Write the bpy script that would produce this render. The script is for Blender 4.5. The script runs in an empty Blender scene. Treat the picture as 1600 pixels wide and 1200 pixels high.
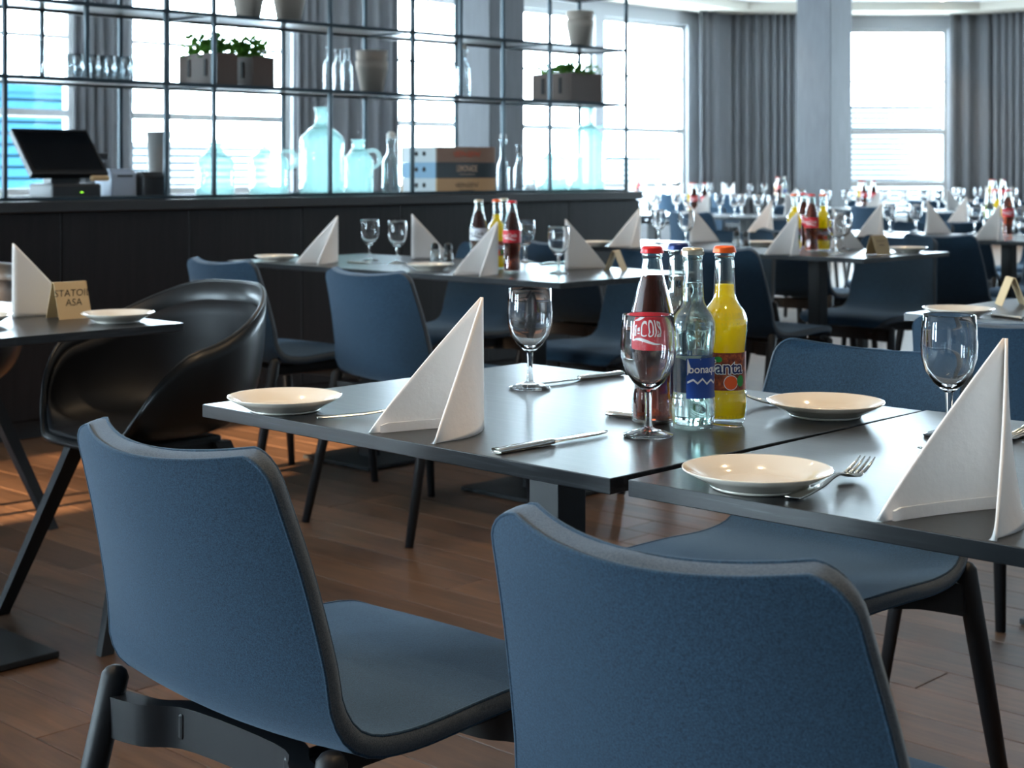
import bpy, bmesh, math, random
from mathutils import Vector, Matrix
random.seed(7)
PI = math.pi
scene = bpy.context.scene
COL = scene.collection

# ---------------------------------------------------------------- camera, world, exposure
F_PX, HORIZON, YAW, EYE = 2440.0, 264.0, math.radians(43.5), 1.1135
CA, SA = math.cos(YAW), math.sin(YAW)
cam_data = bpy.data.cameras.new('camera')
cam_data.sensor_width = 36.0
cam_data.lens = F_PX / 1600.0 * 36.0
cam_data.shift_y = -(600.0 - HORIZON) / 1600.0
cam_data.clip_start, cam_data.clip_end = 0.05, 300
cam_data.dof.use_dof = True
cam_data.dof.focus_distance = 1.95
cam_data.dof.aperture_fstop = 11.0
cam = bpy.data.objects.new('camera', cam_data)
cam.location = (0, 0, EYE)
cam.rotation_euler = (PI / 2, 0, YAW)
COL.objects.link(cam)
scene.camera = cam

world = bpy.data.worlds.new('daylight')
scene.world = world
world.use_nodes = True
bg = world.node_tree.nodes['Background']
bg.inputs['Color'].default_value = (0.70, 0.88, 1.0, 1)
bg.inputs['Strength'].default_value = 50.0

sun_d = bpy.data.lights.new('sun', 'SUN')
sun_d.energy = 45.0
sun_d.angle = math.radians(0.6)
sun_d.color = (1.0, 0.62, 0.34)
sun = bpy.data.objects.new('sun', sun_d)
COL.objects.link(sun)
sun.rotation_euler = Vector((0.02, 1.0, -0.27)).to_track_quat('-Z', 'Y').to_euler()

vs = scene.view_settings
vs.view_transform = 'Standard'
vs.look = 'None'
vs.exposure = 0.30
vs.gamma = 1.0
vs.use_curve_mapping = False
scene.cycles.max_bounces = 10
scene.cycles.transparent_max_bounces = 16
scene.cycles.sample_clamp_indirect = 20.0

def W(xc, zc):
    return (xc * CA - zc * SA, xc * SA + zc * CA)
def tp(px, py, z=0.76):
    """world point at height z that lies on the photo's pixel"""
    zc = F_PX * (EYE - z) / (py - HORIZON)
    xc = (px - 800.0) / F_PX * zc
    x, y = W(xc, zc)
    return Vector((x, y, z))
def on_x(px, x):
    """y of the point on the vertical plane x=const seen in picture column px"""
    r = (px - 800.0) / F_PX
    return (r * (-x * SA) - x * CA) / (SA - r * CA)

# portals help the daylight find its way in (no light of their own)
def portal(loc, rot, sx, sy):
    d = bpy.data.lights.new('portal', 'AREA'); d.shape = 'RECTANGLE'; d.size = sx; d.size_y = sy
    d.cycles.is_portal = True
    o = bpy.data.objects.new('daylight_portal', d); o.location = loc; o.rotation_euler = rot
    COL.objects.link(o)

# ---------------------------------------------------------------- materials
M = {}
def mat(name, col=(0.5, 0.5, 0.5), rough=0.5, metal=0.0, **kw):
    m = bpy.data.materials.new(name); m.use_nodes = True
    b = m.node_tree.nodes['Principled BSDF']
    b.inputs['Base Color'].default_value = (*col, 1)
    b.inputs['Roughness'].default_value = rough
    b.inputs['Metallic'].default_value = metal
    for k, v in kw.items():
        b.inputs[k.replace('_', ' ')].default_value = v
    M[name] = m
    return m
def nodes(m):
    return m.node_tree.nodes, m.node_tree.links, m.node_tree.nodes['Principled BSDF']
def texcoord(n, l, scale, obj=True):
    t = n.new('ShaderNodeTexCoord'); mp = n.new('ShaderNodeMapping')
    mp.inputs['Scale'].default_value = scale
    l.new(t.outputs['Object' if obj else 'Generated'], mp.inputs['Vector'])
    return mp.outputs['Vector']
def ramp(n, l, fac, stops):
    r = n.new('ShaderNodeValToRGB')
    e = r.color_ramp.elements
    while len(e) < len(stops): e.new(0.5)
    for i, (p, c) in enumerate(stops):
        e[i].position = p; e[i].color = (*c, 1)
    l.new(fac, r.inputs['Fac'])
    return r.outputs['Color']
def noise(n, l, vec, scale, detail=4, rough=0.55, dist=0.0):
    t = n.new('ShaderNodeTexNoise')
    t.inputs['Scale'].default_value = scale; t.inputs['Detail'].default_value = detail
    t.inputs['Roughness'].default_value = rough; t.inputs['Distortion'].default_value = dist
    l.new(vec, t.inputs['Vector'])
    return t.outputs['Fac']
def bump(n, l, h, b, strength, dist):
    k = n.new('ShaderNodeBump'); k.inputs['Strength'].default_value = strength
    k.inputs['Distance'].default_value = dist
    l.new(h, k.inputs['Height']); l.new(k.outputs['Normal'], b.inputs['Normal'])

def fabric(name, c0, c1, sheen=0.20):
    m = mat(name, c0, 0.95); n, l, b = nodes(m)
    v = texcoord(n, l, (1, 1, 1))
    f = noise(n, l, v, 560, 3, 0.75)
    l.new(ramp(n, l, f, [(0.36, c0), (0.66, c1)]), b.inputs['Base Color'])
    b.inputs['Sheen Weight'].default_value = sheen
    b.inputs['Sheen Roughness'].default_value = 0.45
    b.inputs['Sheen Tint'].default_value = (0.55, 0.75, 1.0, 1)
    bump(n, l, noise(n, l, v, 900, 2), b, 0.35, 0.002)
fabric('blue_wool', (0.0030, 0.014, 0.032), (0.019, 0.060, 0.105))
fabric('blue_wool_edge', (0.026, 0.038, 0.052), (0.075, 0.088, 0.10), 0.3)

def table_wood():
    m = mat('black_oak', (0.02, 0.022, 0.026), 0.3); n, l, b = nodes(m)
    v = texcoord(n, l, (3.0, 70, 70))
    g = noise(n, l, v, 1.6, 6, 0.65, 0.6)
    l.new(ramp(n, l, g, [(0.32, (0.004, 0.005, 0.007)), (0.55, (0.011, 0.013, 0.016)), (0.72, (0.045, 0.050, 0.058))]), b.inputs['Base Color'])
    rr = n.new('ShaderNodeMapRange'); rr.inputs[3].default_value = 0.24; rr.inputs[4].default_value = 0.36
    l.new(g, rr.inputs[0]); l.new(rr.outputs[0], b.inputs['Roughness'])
    b.inputs['Specular IOR Level'].default_value = 0.55
    bump(n, l, g, b, 0.10, 0.0008)
table_wood()

def plank_wood(name, tint):
    m = mat(name, (0.2, 0.1, 0.05), 0.42); n, l, b = nodes(m)
    oi = n.new('ShaderNodeObjectInfo')
    t = n.new('ShaderNodeTexCoord'); add = n.new('ShaderNodeVectorMath'); add.operation = 'ADD'
    sc = n.new('ShaderNodeVectorMath'); sc.operation = 'SCALE'; sc.inputs['Scale'].default_value = 37.0
    l.new(oi.outputs['Location'], sc.inputs[0])
    l.new(t.outputs['Object'], add.inputs[0]); l.new(sc.outputs[0], add.inputs[1])
    mp = n.new('ShaderNodeMapping'); mp.inputs['Scale'].default_value = (1.6, 17, 17)
    l.new(add.outputs[0], mp.inputs['Vector'])
    g = noise(n, l, mp.outputs['Vector'], 1.5, 8, 0.68, 1.4)
    c = ramp(n, l, g, [(0.25, tuple(0.30 * k for k in tint)), (0.5, tuple(0.72 * k for k in tint)), (0.72, tuple(1.15 * k for k in tint))])
    mix = n.new('ShaderNodeMix'); mix.data_type = 'RGBA'; mix.blend_type = 'MULTIPLY'; mix.inputs['Factor'].default_value = 1.0
    rr = n.new('ShaderNodeMapRange'); rr.inputs[3].default_value = 0.62; rr.inputs[4].default_value = 1.25
    l.new(oi.outputs['Random'], rr.inputs[0])
    l.new(c, mix.inputs['A']); l.new(rr.outputs[0], mix.inputs['B'])
    l.new(mix.outputs['Result'], b.inputs['Base Color'])
    bump(n, l, g, b, 0.25, 0.0015)
plank_wood('oak_plank', (0.125, 0.068, 0.038))

def far_floor():
    m = mat('oak_floor_far', (0.2, 0.1, 0.05), 0.42); n, l, b = nodes(m)
    v = texcoord(n, l, (1, 1, 1))
    br = n.new('ShaderNodeTexBrick'); br.offset = 0.37
    br.inputs['Scale'].default_value = 1.0; br.inputs['Brick Width'].default_value = 1.7; br.inputs['Row Height'].default_value = 0.145
    br.inputs['Mortar Size'].default_value = 0.0015
    br.inputs['Color1'].default_value = (0.10, 0.055, 0.031, 1); br.inputs['Color2'].default_value = (0.065, 0.036, 0.021, 1)
    br.inputs['Mortar'].default_value = (0.01, 0.006, 0.004, 1)
    l.new(v, br.inputs['Vector']); l.new(br.outputs['Color'], b.inputs['Base Color'])
far_floor()

def bar_wood():
    m = mat('bar_black_wood', (0.012, 0.011, 0.012), 0.5, Specular_IOR_Level=0.25); n, l, b = nodes(m)
    v = texcoord(n, l, (30, 30, 2.0))
    g = noise(n, l, v, 1.5, 5, 0.6, 0.4)
    l.new(ramp(n, l, g, [(0.3, (0.003, 0.003, 0.004)), (0.7, (0.009, 0.008, 0.009))]), b.inputs['Base Color'])
bar_wood()
mat('black_lacquer', (0.012, 0.013, 0.015), 0.45)
mat('leg_black', (0.007, 0.008, 0.010), 0.48, Specular_IOR_Level=0.3)
mat('steel_black', (0.007, 0.009, 0.011), 0.40, 0.0, Specular_IOR_Level=0.35)
mat('shelf_metal', (0.030, 0.045, 0.055), 0.28, 0.6)
mat('shell_plastic', (0.005, 0.006, 0.007), 0.34, Specular_IOR_Level=0.35)
mat('black_leather', (0.004, 0.0045, 0.006), 0.5, Specular_IOR_Level=0.22)
mat('cutlery_steel', (0.60, 0.58, 0.54), 0.12, 1.0)
mat('porcelain', (0.72, 0.67, 0.58), 0.12, Coat_Weight=0.6)
mat('wall_paint', (0.30, 0.31, 0.325), 0.85)
mat('ceiling_white', (0.66, 0.66, 0.66), 0.9)
mat('soffit_cream', (0.42, 0.39, 0.33), 0.9)
mat('window_frame', (0.34, 0.34, 0.33), 0.5)
mat('slat_white', (0.50, 0.52, 0.54), 0.8, Specular_IOR_Level=0.1)
mat('cladding_blue', (0.001, 0.020, 0.034), 0.7, Specular_IOR_Level=0.1)
mat('screen_black', (0.010, 0.012, 0.015), 0.25)
mat('plastic_black', (0.012, 0.012, 0.014), 0.4)
mat('plastic_grey', (0.40, 0.48, 0.60), 0.5)
mat('tan_paper', (0.62, 0.42, 0.22), 0.8)
mat('cap_red', (0.55, 0.012, 0.015), 0.3, 0.3)
mat('cap_orange', (0.72, 0.10, 0.008), 0.3, 0.3)
mat('cap_blue', (0.012, 0.03, 0.14), 0.3, 0.3)
mat('cap_gold', (0.55, 0.48, 0.36), 0.25, 0.9)
mat('label_red', (0.62, 0.010, 0.022), 0.4)
mat('label_blue', (0.008, 0.055, 0.30), 0.4)
mat('label_white', (0.82, 0.84, 0.86), 0.45)
mat('label_silver', (0.62, 0.63, 0.66), 0.4)
mat('ink_white', (0.90, 0.90, 0.90), 0.5)
mat('ink_black', (0.010, 0.010, 0.010), 0.7)
mat('ink_navy', (0.010, 0.018, 0.12), 0.5)
mat('fruit_orange', (0.75, 0.10, 0.012), 0.5)
mat('leaf_print', (0.02, 0.28, 0.05), 0.5)
mat('pot_terracotta', (0.52, 0.44, 0.37), 0.9)
mat('planter_wood', (0.085, 0.055, 0.042), 0.7)
mat('planter_slot', (0.012, 0.010, 0.010), 0.8)
mat('crate_pale', (0.62, 0.65, 0.66), 0.7)
mat('crate_blue', (0.25, 0.42, 0.58), 0.7)
mat('crate_dark', (0.020, 0.035, 0.045), 0.6)
mat('crate_brown', (0.24, 0.155, 0.115), 0.75)
mat('crate_tan', (0.52, 0.33, 0.17), 0.75)
mat('crate_ink', (0.55, 0.40, 0.30), 0.7)
mat('crate_red', (0.50, 0.10, 0.045), 0.7)
mat('vase_grey', (0.26, 0.25, 0.245), 0.6)
mat('salt', (0.86, 0.84, 0.80), 0.8)
mat('soil', (0.02, 0.013, 0.01), 0.95)

m = mat('fanta_label', (0.28, 0.05, 0.012), 0.4); n, l, b = nodes(m)
v = texcoord(n, l, (1, 1, 1))
l.new(ramp(n, l, noise(n, l, v, 160, 3), [(0.35, (0.10, 0.012, 0.004)), (0.6, (0.32, 0.055, 0.012)), (0.75, (0.60, 0.20, 0.04))]), b.inputs['Base Color'])

m = mat('napkin_paper', (0.88, 0.85, 0.83), 0.95); n, l, b = nodes(m)
v = texcoord(n, l, (1, 1, 1))
bump(n, l, noise(n, l, v, 60, 4), b, 0.25, 0.004)
tr = n.new('ShaderNodeBsdfTranslucent'); tr.inputs['Color'].default_value = (0.80, 0.78, 0.76, 1)
mx = n.new('ShaderNodeMixShader'); mx.inputs['Fac'].default_value = 0.18
l.new(b.outputs[0], mx.inputs[1]); l.new(tr.outputs[0], mx.inputs[2])
l.new(mx.outputs[0], n['Material Output'].inputs['Surface'])

m = mat('card_kraft', (0.56, 0.41, 0.23), 0.9)
m = mat('curtain_cloth', (0.115, 0.118, 0.126), 0.95); n, l, b = nodes(m)
tr = n.new('ShaderNodeBsdfTranslucent'); tr.inputs['Color'].default_value = (0.16, 0.17, 0.19, 1)
mx = n.new('ShaderNodeMixShader'); mx.inputs['Fac'].default_value = 0.12
l.new(b.outputs[0], mx.inputs[1]); l.new(tr.outputs[0], mx.inputs[2])
l.new(mx.outputs[0], n['Material Output'].inputs['Surface'])

m = mat('pillar_plaster', (0.30, 0.31, 0.325), 0.75); n, l, b = nodes(m)
v = texcoord(n, l, (12, 12, 1.5))
l.new(ramp(n, l, noise(n, l, v, 2.0, 5), [(0.3, (0.034, 0.036, 0.041)), (0.7, (0.050, 0.052, 0.058))]), b.inputs['Base Color'])

m = mat('foliage', (0.06, 0.16, 0.03), 0.6); n, l, b = nodes(m)
v = texcoord(n, l, (1, 1, 1))
l.new(ramp(n, l, noise(n, l, v, 14, 2), [(0.3, (0.015, 0.05, 0.02)), (0.65, (0.10, 0.26, 0.04))]), b.inputs['Base Color'])
tr = n.new('ShaderNodeBsdfTranslucent'); tr.inputs['Color'].default_value = (0.16, 0.40, 0.05, 1)
mx = n.new('ShaderNodeMixShader'); mx.inputs['Fac'].default_value = 0.35
l.new(b.outputs[0], mx.inputs[1]); l.new(tr.outputs[0], mx.inputs[2])
l.new(mx.outputs[0], n['Material Output'].inputs['Surface'])

def glass(name, col=(1, 1, 1), ior=1.48):
    m = bpy.data.materials.new(name); m.use_nodes = True
    n, l = m.node_tree.nodes, m.node_tree.links
    n.remove(n['Principled BSDF'])
    g = n.new('ShaderNodeBsdfGlass'); g.inputs['Color'].default_value = (*col, 1)
    g.inputs['Roughness'].default_value = 0.0; g.inputs['IOR'].default_value = ior
    l.new(g.outputs[0], n['Material Output'].inputs['Surface']); M[name] = m
glass('clear_glass')
glass('bottle_glass', (0.97, 1.0, 0.985), 1.40)
def thin_glass(name, col, f0=0.06, edge=0.8, rim=None):
    m = bpy.data.materials.new(name); m.use_nodes = True
    n, l = m.node_tree.nodes, m.node_tree.links
    n.remove(n['Principled BSDF'])
    t = n.new('ShaderNodeBsdfTransparent'); t.inputs['Color'].default_value = (*col, 1)
    g = n.new('ShaderNodeBsdfGlossy'); g.inputs['Roughness'].default_value = 0.03
    lw = n.new('ShaderNodeLayerWeight'); lw.inputs['Blend'].default_value = 0.25
    mr = n.new('ShaderNodeMapRange'); mr.inputs[3].default_value = f0; mr.inputs[4].default_value = edge
    if rim:   # the long way through the wall at the outline takes more light
        l.new(ramp(n, l, lw.outputs['Facing'], [(0.45, col), (0.92, rim)]), t.inputs['Color'])
    mx = n.new('ShaderNodeMixShader')
    l.new(lw.outputs['Facing'], mr.inputs[0]); l.new(mr.outputs[0], mx.inputs['Fac'])
    l.new(t.outputs[0], mx.inputs[1]); l.new(g.outputs[0], mx.inputs[2])
    l.new(mx.outputs[0], n['Material Output'].inputs['Surface']); M[name] = m
thin_glass('pane_glass', (0.97, 0.99, 1.0), 0.03, 0.4)
thin_glass('aqua_glass', (0.86, 0.985, 0.98), 0.05, 0.5, (0.10, 0.34, 0.34))
n, l = M['aqua_glass'].node_tree.nodes, M['aqua_glass'].node_tree.links   # milky scatter stands in for window light refracted by the vessels
tr = n.new('ShaderNodeBsdfTranslucent'); tr.inputs['Color'].default_value = (0.84, 0.99, 0.975, 1)
mx = n.new('ShaderNodeMixShader'); mx.inputs['Fac'].default_value = 0.22
src = n['Material Output'].inputs['Surface'].links[0].from_socket
l.new(src, mx.inputs[1]); l.new(tr.outputs[0], mx.inputs[2]); l.new(mx.outputs[0], n['Material Output'].inputs['Surface'])
thin_glass('thin_clear', (0.93, 0.96, 0.97), 0.05, 0.8, (0.30, 0.40, 0.44))
thin_glass('bottle_thin', (0.95, 0.985, 0.97), 0.04, 0.75)
def liquid(name, col, transl, body):
    m = bpy.data.materials.new(name); m.use_nodes = True
    n, l = m.node_tree.nodes, m.node_tree.links
    b = n['Principled BSDF']
    b.inputs['Base Color'].default_value = (*col, 1); b.inputs['Roughness'].default_value = 0.08
    tr = n.new('ShaderNodeBsdfTranslucent'); tr.inputs['Color'].default_value = (*transl, 1)
    mx = n.new('ShaderNodeMixShader'); mx.inputs['Fac'].default_value = body
    l.new(b.outputs[0], mx.inputs[1]); l.new(tr.outputs[0], mx.inputs[2])
    l.new(mx.outputs[0], n['Material Output'].inputs['Surface']); M[name] = m
liquid('orange_soda', (1.0, 0.68, 0.006), (1.0, 0.78, 0.015), 0.8)
m = bpy.data.materials.new('cola'); m.use_nodes = True
b = m.node_tree.nodes['Principled BSDF']
b.inputs['Base Color'].default_value = (0.16, 0.022, 0.008, 1); b.inputs['Roughness'].default_value = 0.05
b.inputs['Transmission Weight'].default_value = 0.85; b.inputs['IOR'].default_value = 1.1
M['cola'] = m
glass('water', (0.97, 0.995, 1.0), 1.33)
def emit(name, col, s):
    m = bpy.data.materials.new(name); m.use_nodes = True
    n, l = m.node_tree.nodes, m.node_tree.links
    n.remove(n['Principled BSDF']); e = n.new('ShaderNodeEmission')
    e.inputs['Color'].default_value = (*col, 1); e.inputs['Strength'].default_value = s
    l.new(e.outputs[0], n['Material Output'].inputs['Surface']); M[name] = m
emit('lamp_glow', (1.0, 0.80, 0.52), 30)
emit('led_green', (0.35, 1.0, 0.05), 2)

# ---------------------------------------------------------------- mesh helpers
def obj(name, verts, faces, material, parent=None, smooth=True, loc=None, recalc=True):
    me = bpy.data.meshes.new(name)
    me.from_pydata([tuple(v) for v in verts], [], faces)
    me.update()
    if recalc:
        bm = bmesh.new(); bm.from_mesh(me); bmesh.ops.recalc_face_normals(bm, faces=bm.faces); bm.to_mesh(me); bm.free()
    if smooth: me.polygons.foreach_set('use_smooth', [True] * len(me.polygons))
    if material: me.materials.append(M[material])
    o = bpy.data.objects.new(name, me); COL.objects.link(o)
    if parent: o.parent = parent
    if loc is not None: o.location = loc
    return o
def bobj(name, bm, material, parent=None, smooth=False):
    me = bpy.data.meshes.new(name); bm.to_mesh(me); bm.free()
    if smooth: me.polygons.foreach_set('use_smooth', [True] * len(me.polygons))
    me.materials.append(M[material])
    o = bpy.data.objects.new(name, me); COL.objects.link(o)
    if parent: o.parent = parent
    return o
def add_box(bm, c, s, bev=0.0, rot=None):
    r = bmesh.ops.create_cube(bm, size=1.0)
    vs_ = r['verts']
    bmesh.ops.scale(bm, vec=s, verts=vs_)
    if bev > 0:
        es = list({e for v in vs_ for e in v.link_edges})
        rb = bmesh.ops.bevel(bm, geom=es, offset=bev, segments=2, affect='EDGES', profile=0.5)
        vs_ = list({v for f in rb['faces'] for v in f.verts} | {v for v in vs_ if v.is_valid})
    if rot is not None: bmesh.ops.transform(bm, matrix=rot, verts=vs_)
    bmesh.ops.translate(bm, vec=c, verts=vs_)
    return vs_
def box(name, c, s, material, parent=None, bev=0.0, rot=None):
    """a box whose object origin is its own centre"""
    bm = bmesh.new(); add_box(bm, (0, 0, 0), s, bev)
    o = bobj(name, bm, material, parent); o.location = c
    if rot is not None: o.rotation_euler = rot
    return o
def lathe_data(profile, seg=32, close=False):
    vs_, fs = [], []
    rings = []
    for r, z in profile:
        if r < 1e-6:
            rings.append([len(vs_)]); vs_.append((0, 0, z))
        else:
            rings.append(list(range(len(vs_), len(vs_) + seg)))
            for k in range(seg):
                a = 2 * PI * k / seg; vs_.append((r * math.cos(a), r * math.sin(a), z))
    pairs = list(zip(rings[:-1], rings[1:]))
    if close: pairs.append((rings[-1], rings[0]))
    for A, B in pairs:
        for k in range(seg):
            k2 = (k + 1) % seg
            if len(A) == 1 and len(B) == 1: continue
            if len(A) == 1: fs.append((A[0], B[k], B[k2]))
            elif len(B) == 1: fs.append((A[k], B[0], A[k2]))
            else: fs.append((A[k], B[k], B[k2], A[k2]))
    return vs_, fs
def lathe(name, profile, material, parent=None, seg=32, close=False, loc=None, fixed=False):
    v, f = lathe_data(profile, seg, close)
    if fixed: f = [ff[::-1] for ff in f]
    return obj(name, v, f, material, parent, True, loc, not fixed)
def tube_data(path, radii, seg=10, cap=True):
    path = [Vector(p) for p in path]
    if not isinstance(radii, (list, tuple)): radii = [radii] * len(path)
    vs_, fs = [], []
    up = None
    for i, p in enumerate(path):
        d = (path[min(i + 1, len(path) - 1)] - path[max(i - 1, 0)]).normalized()
        if up is None: up = d.orthogonal().normalized()
        up = (up - d * up.dot(d)).normalized(); sd = d.cross(up)
        for k in range(seg):
            a = 2 * PI * k / seg
            vs_.append(p + (up * math.cos(a) + sd * math.sin(a)) * radii[i])
    for i in range(len(path) - 1):
        for k in range(seg):
            k2 = (k + 1) % seg
            fs.append((i * seg + k, i * seg + k2, (i + 1) * seg + k2, (i + 1) * seg + k))
    if cap:
        fs.append(tuple(range(seg))[::-1]); fs.append(tuple(range((len(path) - 1) * seg, len(path) * seg)))
    return vs_, fs
def tube(name, path, radii, material, parent=None, seg=10):
    v, f = tube_data(path, radii, seg); return obj(name, v, f, material, parent)
def crom(pts, n):
    """Catmull-Rom samples through tuples"""
    out = []
    P = [pts[0]] + list(pts) + [pts[-1]]
    m = len(pts) - 1
    for k in range(n + 1):
        u = k / n * m; i = min(int(u), m - 1); t = u - i
        a, b_, c, d = P[i], P[i + 1], P[i + 2], P[i + 3]
        out.append(tuple(0.5 * ((2 * b_[j]) + (-a[j] + c[j]) * t + (2 * a[j] - 5 * b_[j] + 4 * c[j] - d[j]) * t * t + (-a[j] + 3 * b_[j] - 3 * c[j] + d[j]) * t ** 3) for j in range(len(pts[0]))))
    return out
def empty(name, loc=(0, 0, 0), rz=0.0):
    o = bpy.data.objects.new(name, None); o.empty_display_size = 0.05
    o.location = loc; o.rotation_euler = (0, 0, rz); COL.objects.link(o); return o
def tag(o, label, cat, group=None, kind=None):
    o['label'] = label; o['category'] = cat
    if group: o['group'] = group
    if kind: o['kind'] = kind
    return o
def struct(o, label=None):
    o['kind'] = 'structure'
    if label: o['label'] = label
    return o
def copy_tree(o, parent=None):
    c = o.copy(); COL.objects.link(c); c.parent = parent
    for ch in [x for x in o.children]: copy_tree(ch, c)
    return c
class Proto:
    """first use hands out the original, later uses a copy with copies of its parts"""
    def __init__(s, build): s.o = build(); s.used = False
    def put(s, loc, rz, label, cat, group=None):
        if not s.used: o = s.o; s.used = True; 
        else: o = copy_tree(s.o)
        o.location = loc; o.rotation_euler = (0, 0, rz)
        for k in ('label', 'category', 'group', 'kind'):
            if k in o: del o[k]
        return tag(o, label, cat, group)
def text_mesh(name, body, size, material, parent=None, fn=None, shear=0.0, bold=0.0, align='CENTER', space=1.0):
    cu = bpy.data.curves.new(name, 'FONT'); cu.body = body; cu.size = size; cu.align_x = align; cu.align_y = 'CENTER'
    cu.shear = shear; cu.offset = bold; cu.resolution_u = 3; cu.space_line = 0.95; cu.space_character = space
    t = bpy.data.objects.new(name + '_c', cu); COL.objects.link(t)
    dg = bpy.context.evaluated_depsgraph_get(); dg.update()
    me = bpy.data.meshes.new_from_object(t.evaluated_get(dg))
    COL.objects.unlink(t); bpy.data.objects.remove(t); bpy.data.curves.remove(cu)
    bm = bmesh.new(); bm.from_mesh(me)
    bmesh.ops.triangulate(bm, faces=bm.faces)
    for it in range(2):
        long = [e for e in bm.edges if e.calc_length() > size * 0.35]
        if long: bmesh.ops.subdivide_edges(bm, edges=long, cuts=1); bmesh.ops.triangulate(bm, faces=[f for f in bm.faces if len(f.verts) > 3])
    if fn:
        for v in bm.verts: v.co = fn(v.co.x, v.co.y)
    bm.to_mesh(me); bm.free(); me.materials.clear(); me.materials.append(M[material]); me.name = name
    o = bpy.data.objects.new(name, me); COL.objects.link(o)
    if parent: o.parent = parent
    return o
def smooth01(x): x = max(0.0, min(1.0, x)); return x * x * (3 - 2 * x)

# ---------------------------------------------------------------- room shell
XL, XR, YB, YF, ZC = -14.2, 6.0, -6.0, 22.4, 3.6
K1, K2 = Vector((XL, 19.6, 0)), Vector((-11.26, YF, 0))
HEAD, SILL = 3.27, 0.30
# floor: a slab whose middle is recessed 8 mm for the planks laid in it
PX0, PX1, PY0, PY1 = -5.78, 1.2, -0.6, 6.4
def floor():
    xs = [XL - 0.3, PX0, PX1, XR + 0.3]; ys = [YB - 0.3, PY0, PY1, YF + 0.3]
    v, f = [], []
    def q(a, b, c, d): i = len(v); v.extend([a, b, c, d]); f.append((i, i + 1, i + 2, i + 3))
    for i in range(3):
        for j in range(3):
            z = -0.010 if (i == 1 and j == 1) else 0.0
            q((xs[i], ys[j], z), (xs[i + 1], ys[j], z), (xs[i + 1], ys[j + 1], z), (xs[i], ys[j + 1], z))
    q((XL - 0.3, YB - 0.3, -0.2), (XL - 0.3, YF + 0.3, -0.2), (XR + 0.3, YF + 0.3, -0.2), (XR + 0.3, YB - 0.3, -0.2))
    fl = obj('floor', v, f, 'oak_floor_far', smooth=False)
    struct(fl, 'brown oak plank floor of the restaurant')
    rnd = random.Random(3)
    W_ = 0.145
    cache = {}
    def plank(L):
        k = round(L, 2)
        if k not in cache:
            bm = bmesh.new(); add_box(bm, (0, 0, 0), (k - 0.003, W_ - 0.003, 0.010), 0.0012)
            me = bpy.data.meshes.new('plank'); bm.to_mesh(me); bm.free(); me.materials.append(M['oak_plank']); cache[k] = me
        return cache[k]
    rows = int((PY1 - PY0) / W_)
    for r in range(rows):
        y = PY0 + (r + 0.5) * W_
        x = PX0 + 0.002; first = True
        while x < PX1 - 0.05:
            L = rnd.choice([1.3, 1.6, 1.9, 2.2])
            if first: L = rnd.choice([0.6, 1.0, 1.4, 1.8]); first = False
            if x + L > PX1 - 0.35: L = round(PX1 - x, 2)
            p = bpy.data.objects.new('plank', plank(L)); COL.objects.link(p)
            p.parent = fl; p.location = (x + L / 2, y, -0.005 - rnd.uniform(0, 0.0006))
            x += L
floor()

def facade(name, p0, p1, openings, mull, label):
    """wall from p0 to p1 (room on the right hand side of the walk), openings as (t0, t1) in metres"""
    d = (p1 - p0); L = d.length; d.normalize(); nrm = Vector((-d.y, d.x, 0))  # outward
    T = 0.22
    bm = bmesh.new()
    M4 = Matrix((( d.x, nrm.x, 0, p0.x), (d.y, nrm.y, 0, p0.y), (0, 0, 1, 0), (0, 0, 0, 1)))
    def piece(t0, t1, z0, z1):
        if t1 - t0 < 0.01: return
        add_box(bm, ((t0 + t1) / 2, T / 2, (z0 + z1) / 2), (t1 - t0, T, z1 - z0))
    piece(0, L, HEAD, ZC); piece(0, L, 0, SILL)
    cur = 0
    for (a, b_) in sorted(openings):
        piece(cur, a, SILL, HEAD); cur = b_
    piece(cur, L, SILL, HEAD)
    bmesh.ops.transform(bm, matrix=M4, verts=bm.verts)
    struct(bobj(name, bm, 'wall_paint'), label)
    ang = math.atan2(d.y, d.x)
    for (a, b_) in openings:
        facade.n += 1
        w = empty('window_%d' % facade.n, M4 @ Vector(((a + b_) / 2, 0.08, 0)), ang); struct(w)
        ww = b_ - a
        for s in (-1, 1): box('window_jamb', (s * (ww / 2 - 0.03), 0.03, (HEAD + SILL) / 2), (0.06, 0.09, HEAD - SILL), 'window_frame', w)
        for z in (SILL + 0.03, HEAD - 0.03): box('window_rail', (0, 0.03, z), (ww - 0.12, 0.09, 0.06), 'window_frame', w)
        zs = [SILL + 0.06] + list(mull) + [HEAD - 0.06]
        for z in mull: box('window_mullion', (0, 0.03, z), (ww - 0.12, 0.08, 0.075 if z < 2.2 else 0.04), 'window_frame', w)
        for z0, z1 in zip(zs[:-1], zs[1:]): box('pane', (0, 0.03, (z0 + z1) / 2), (ww - 0.12, 0.008, z1 - z0 - 0.08), 'pane_glass', w)
        c = M4 @ Vector(((a + b_) / 2, 0.24, (HEAD + SILL) / 2))
        inward = -nrm
        portal(c, inward.to_track_quat('-Z', 'Y').to_euler(), ww, HEAD - SILL)
facade.n = 0
MULL = (0.88, 1.68, 2.46)
f1_open = [(-4.6, -3.0), (0.6, 2.2), (6.2, 8.5), (8.9, 11.3), (12.5, 14.6), (14.9, 16.66), (16.86, 18.8)]  # unseen openings nearest the back wall are added to light the chair backs
facade('wall_left', Vector((XL, YB, 0)), K1, [(a - YB, b_ - YB) for a, b_ in f1_open], MULL, 'long window wall behind the bar shelves')
facade('wall_corner', K1, K2, [(1.75, 3.52)], MULL, 'chamfered corner wall with one tall window')
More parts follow.
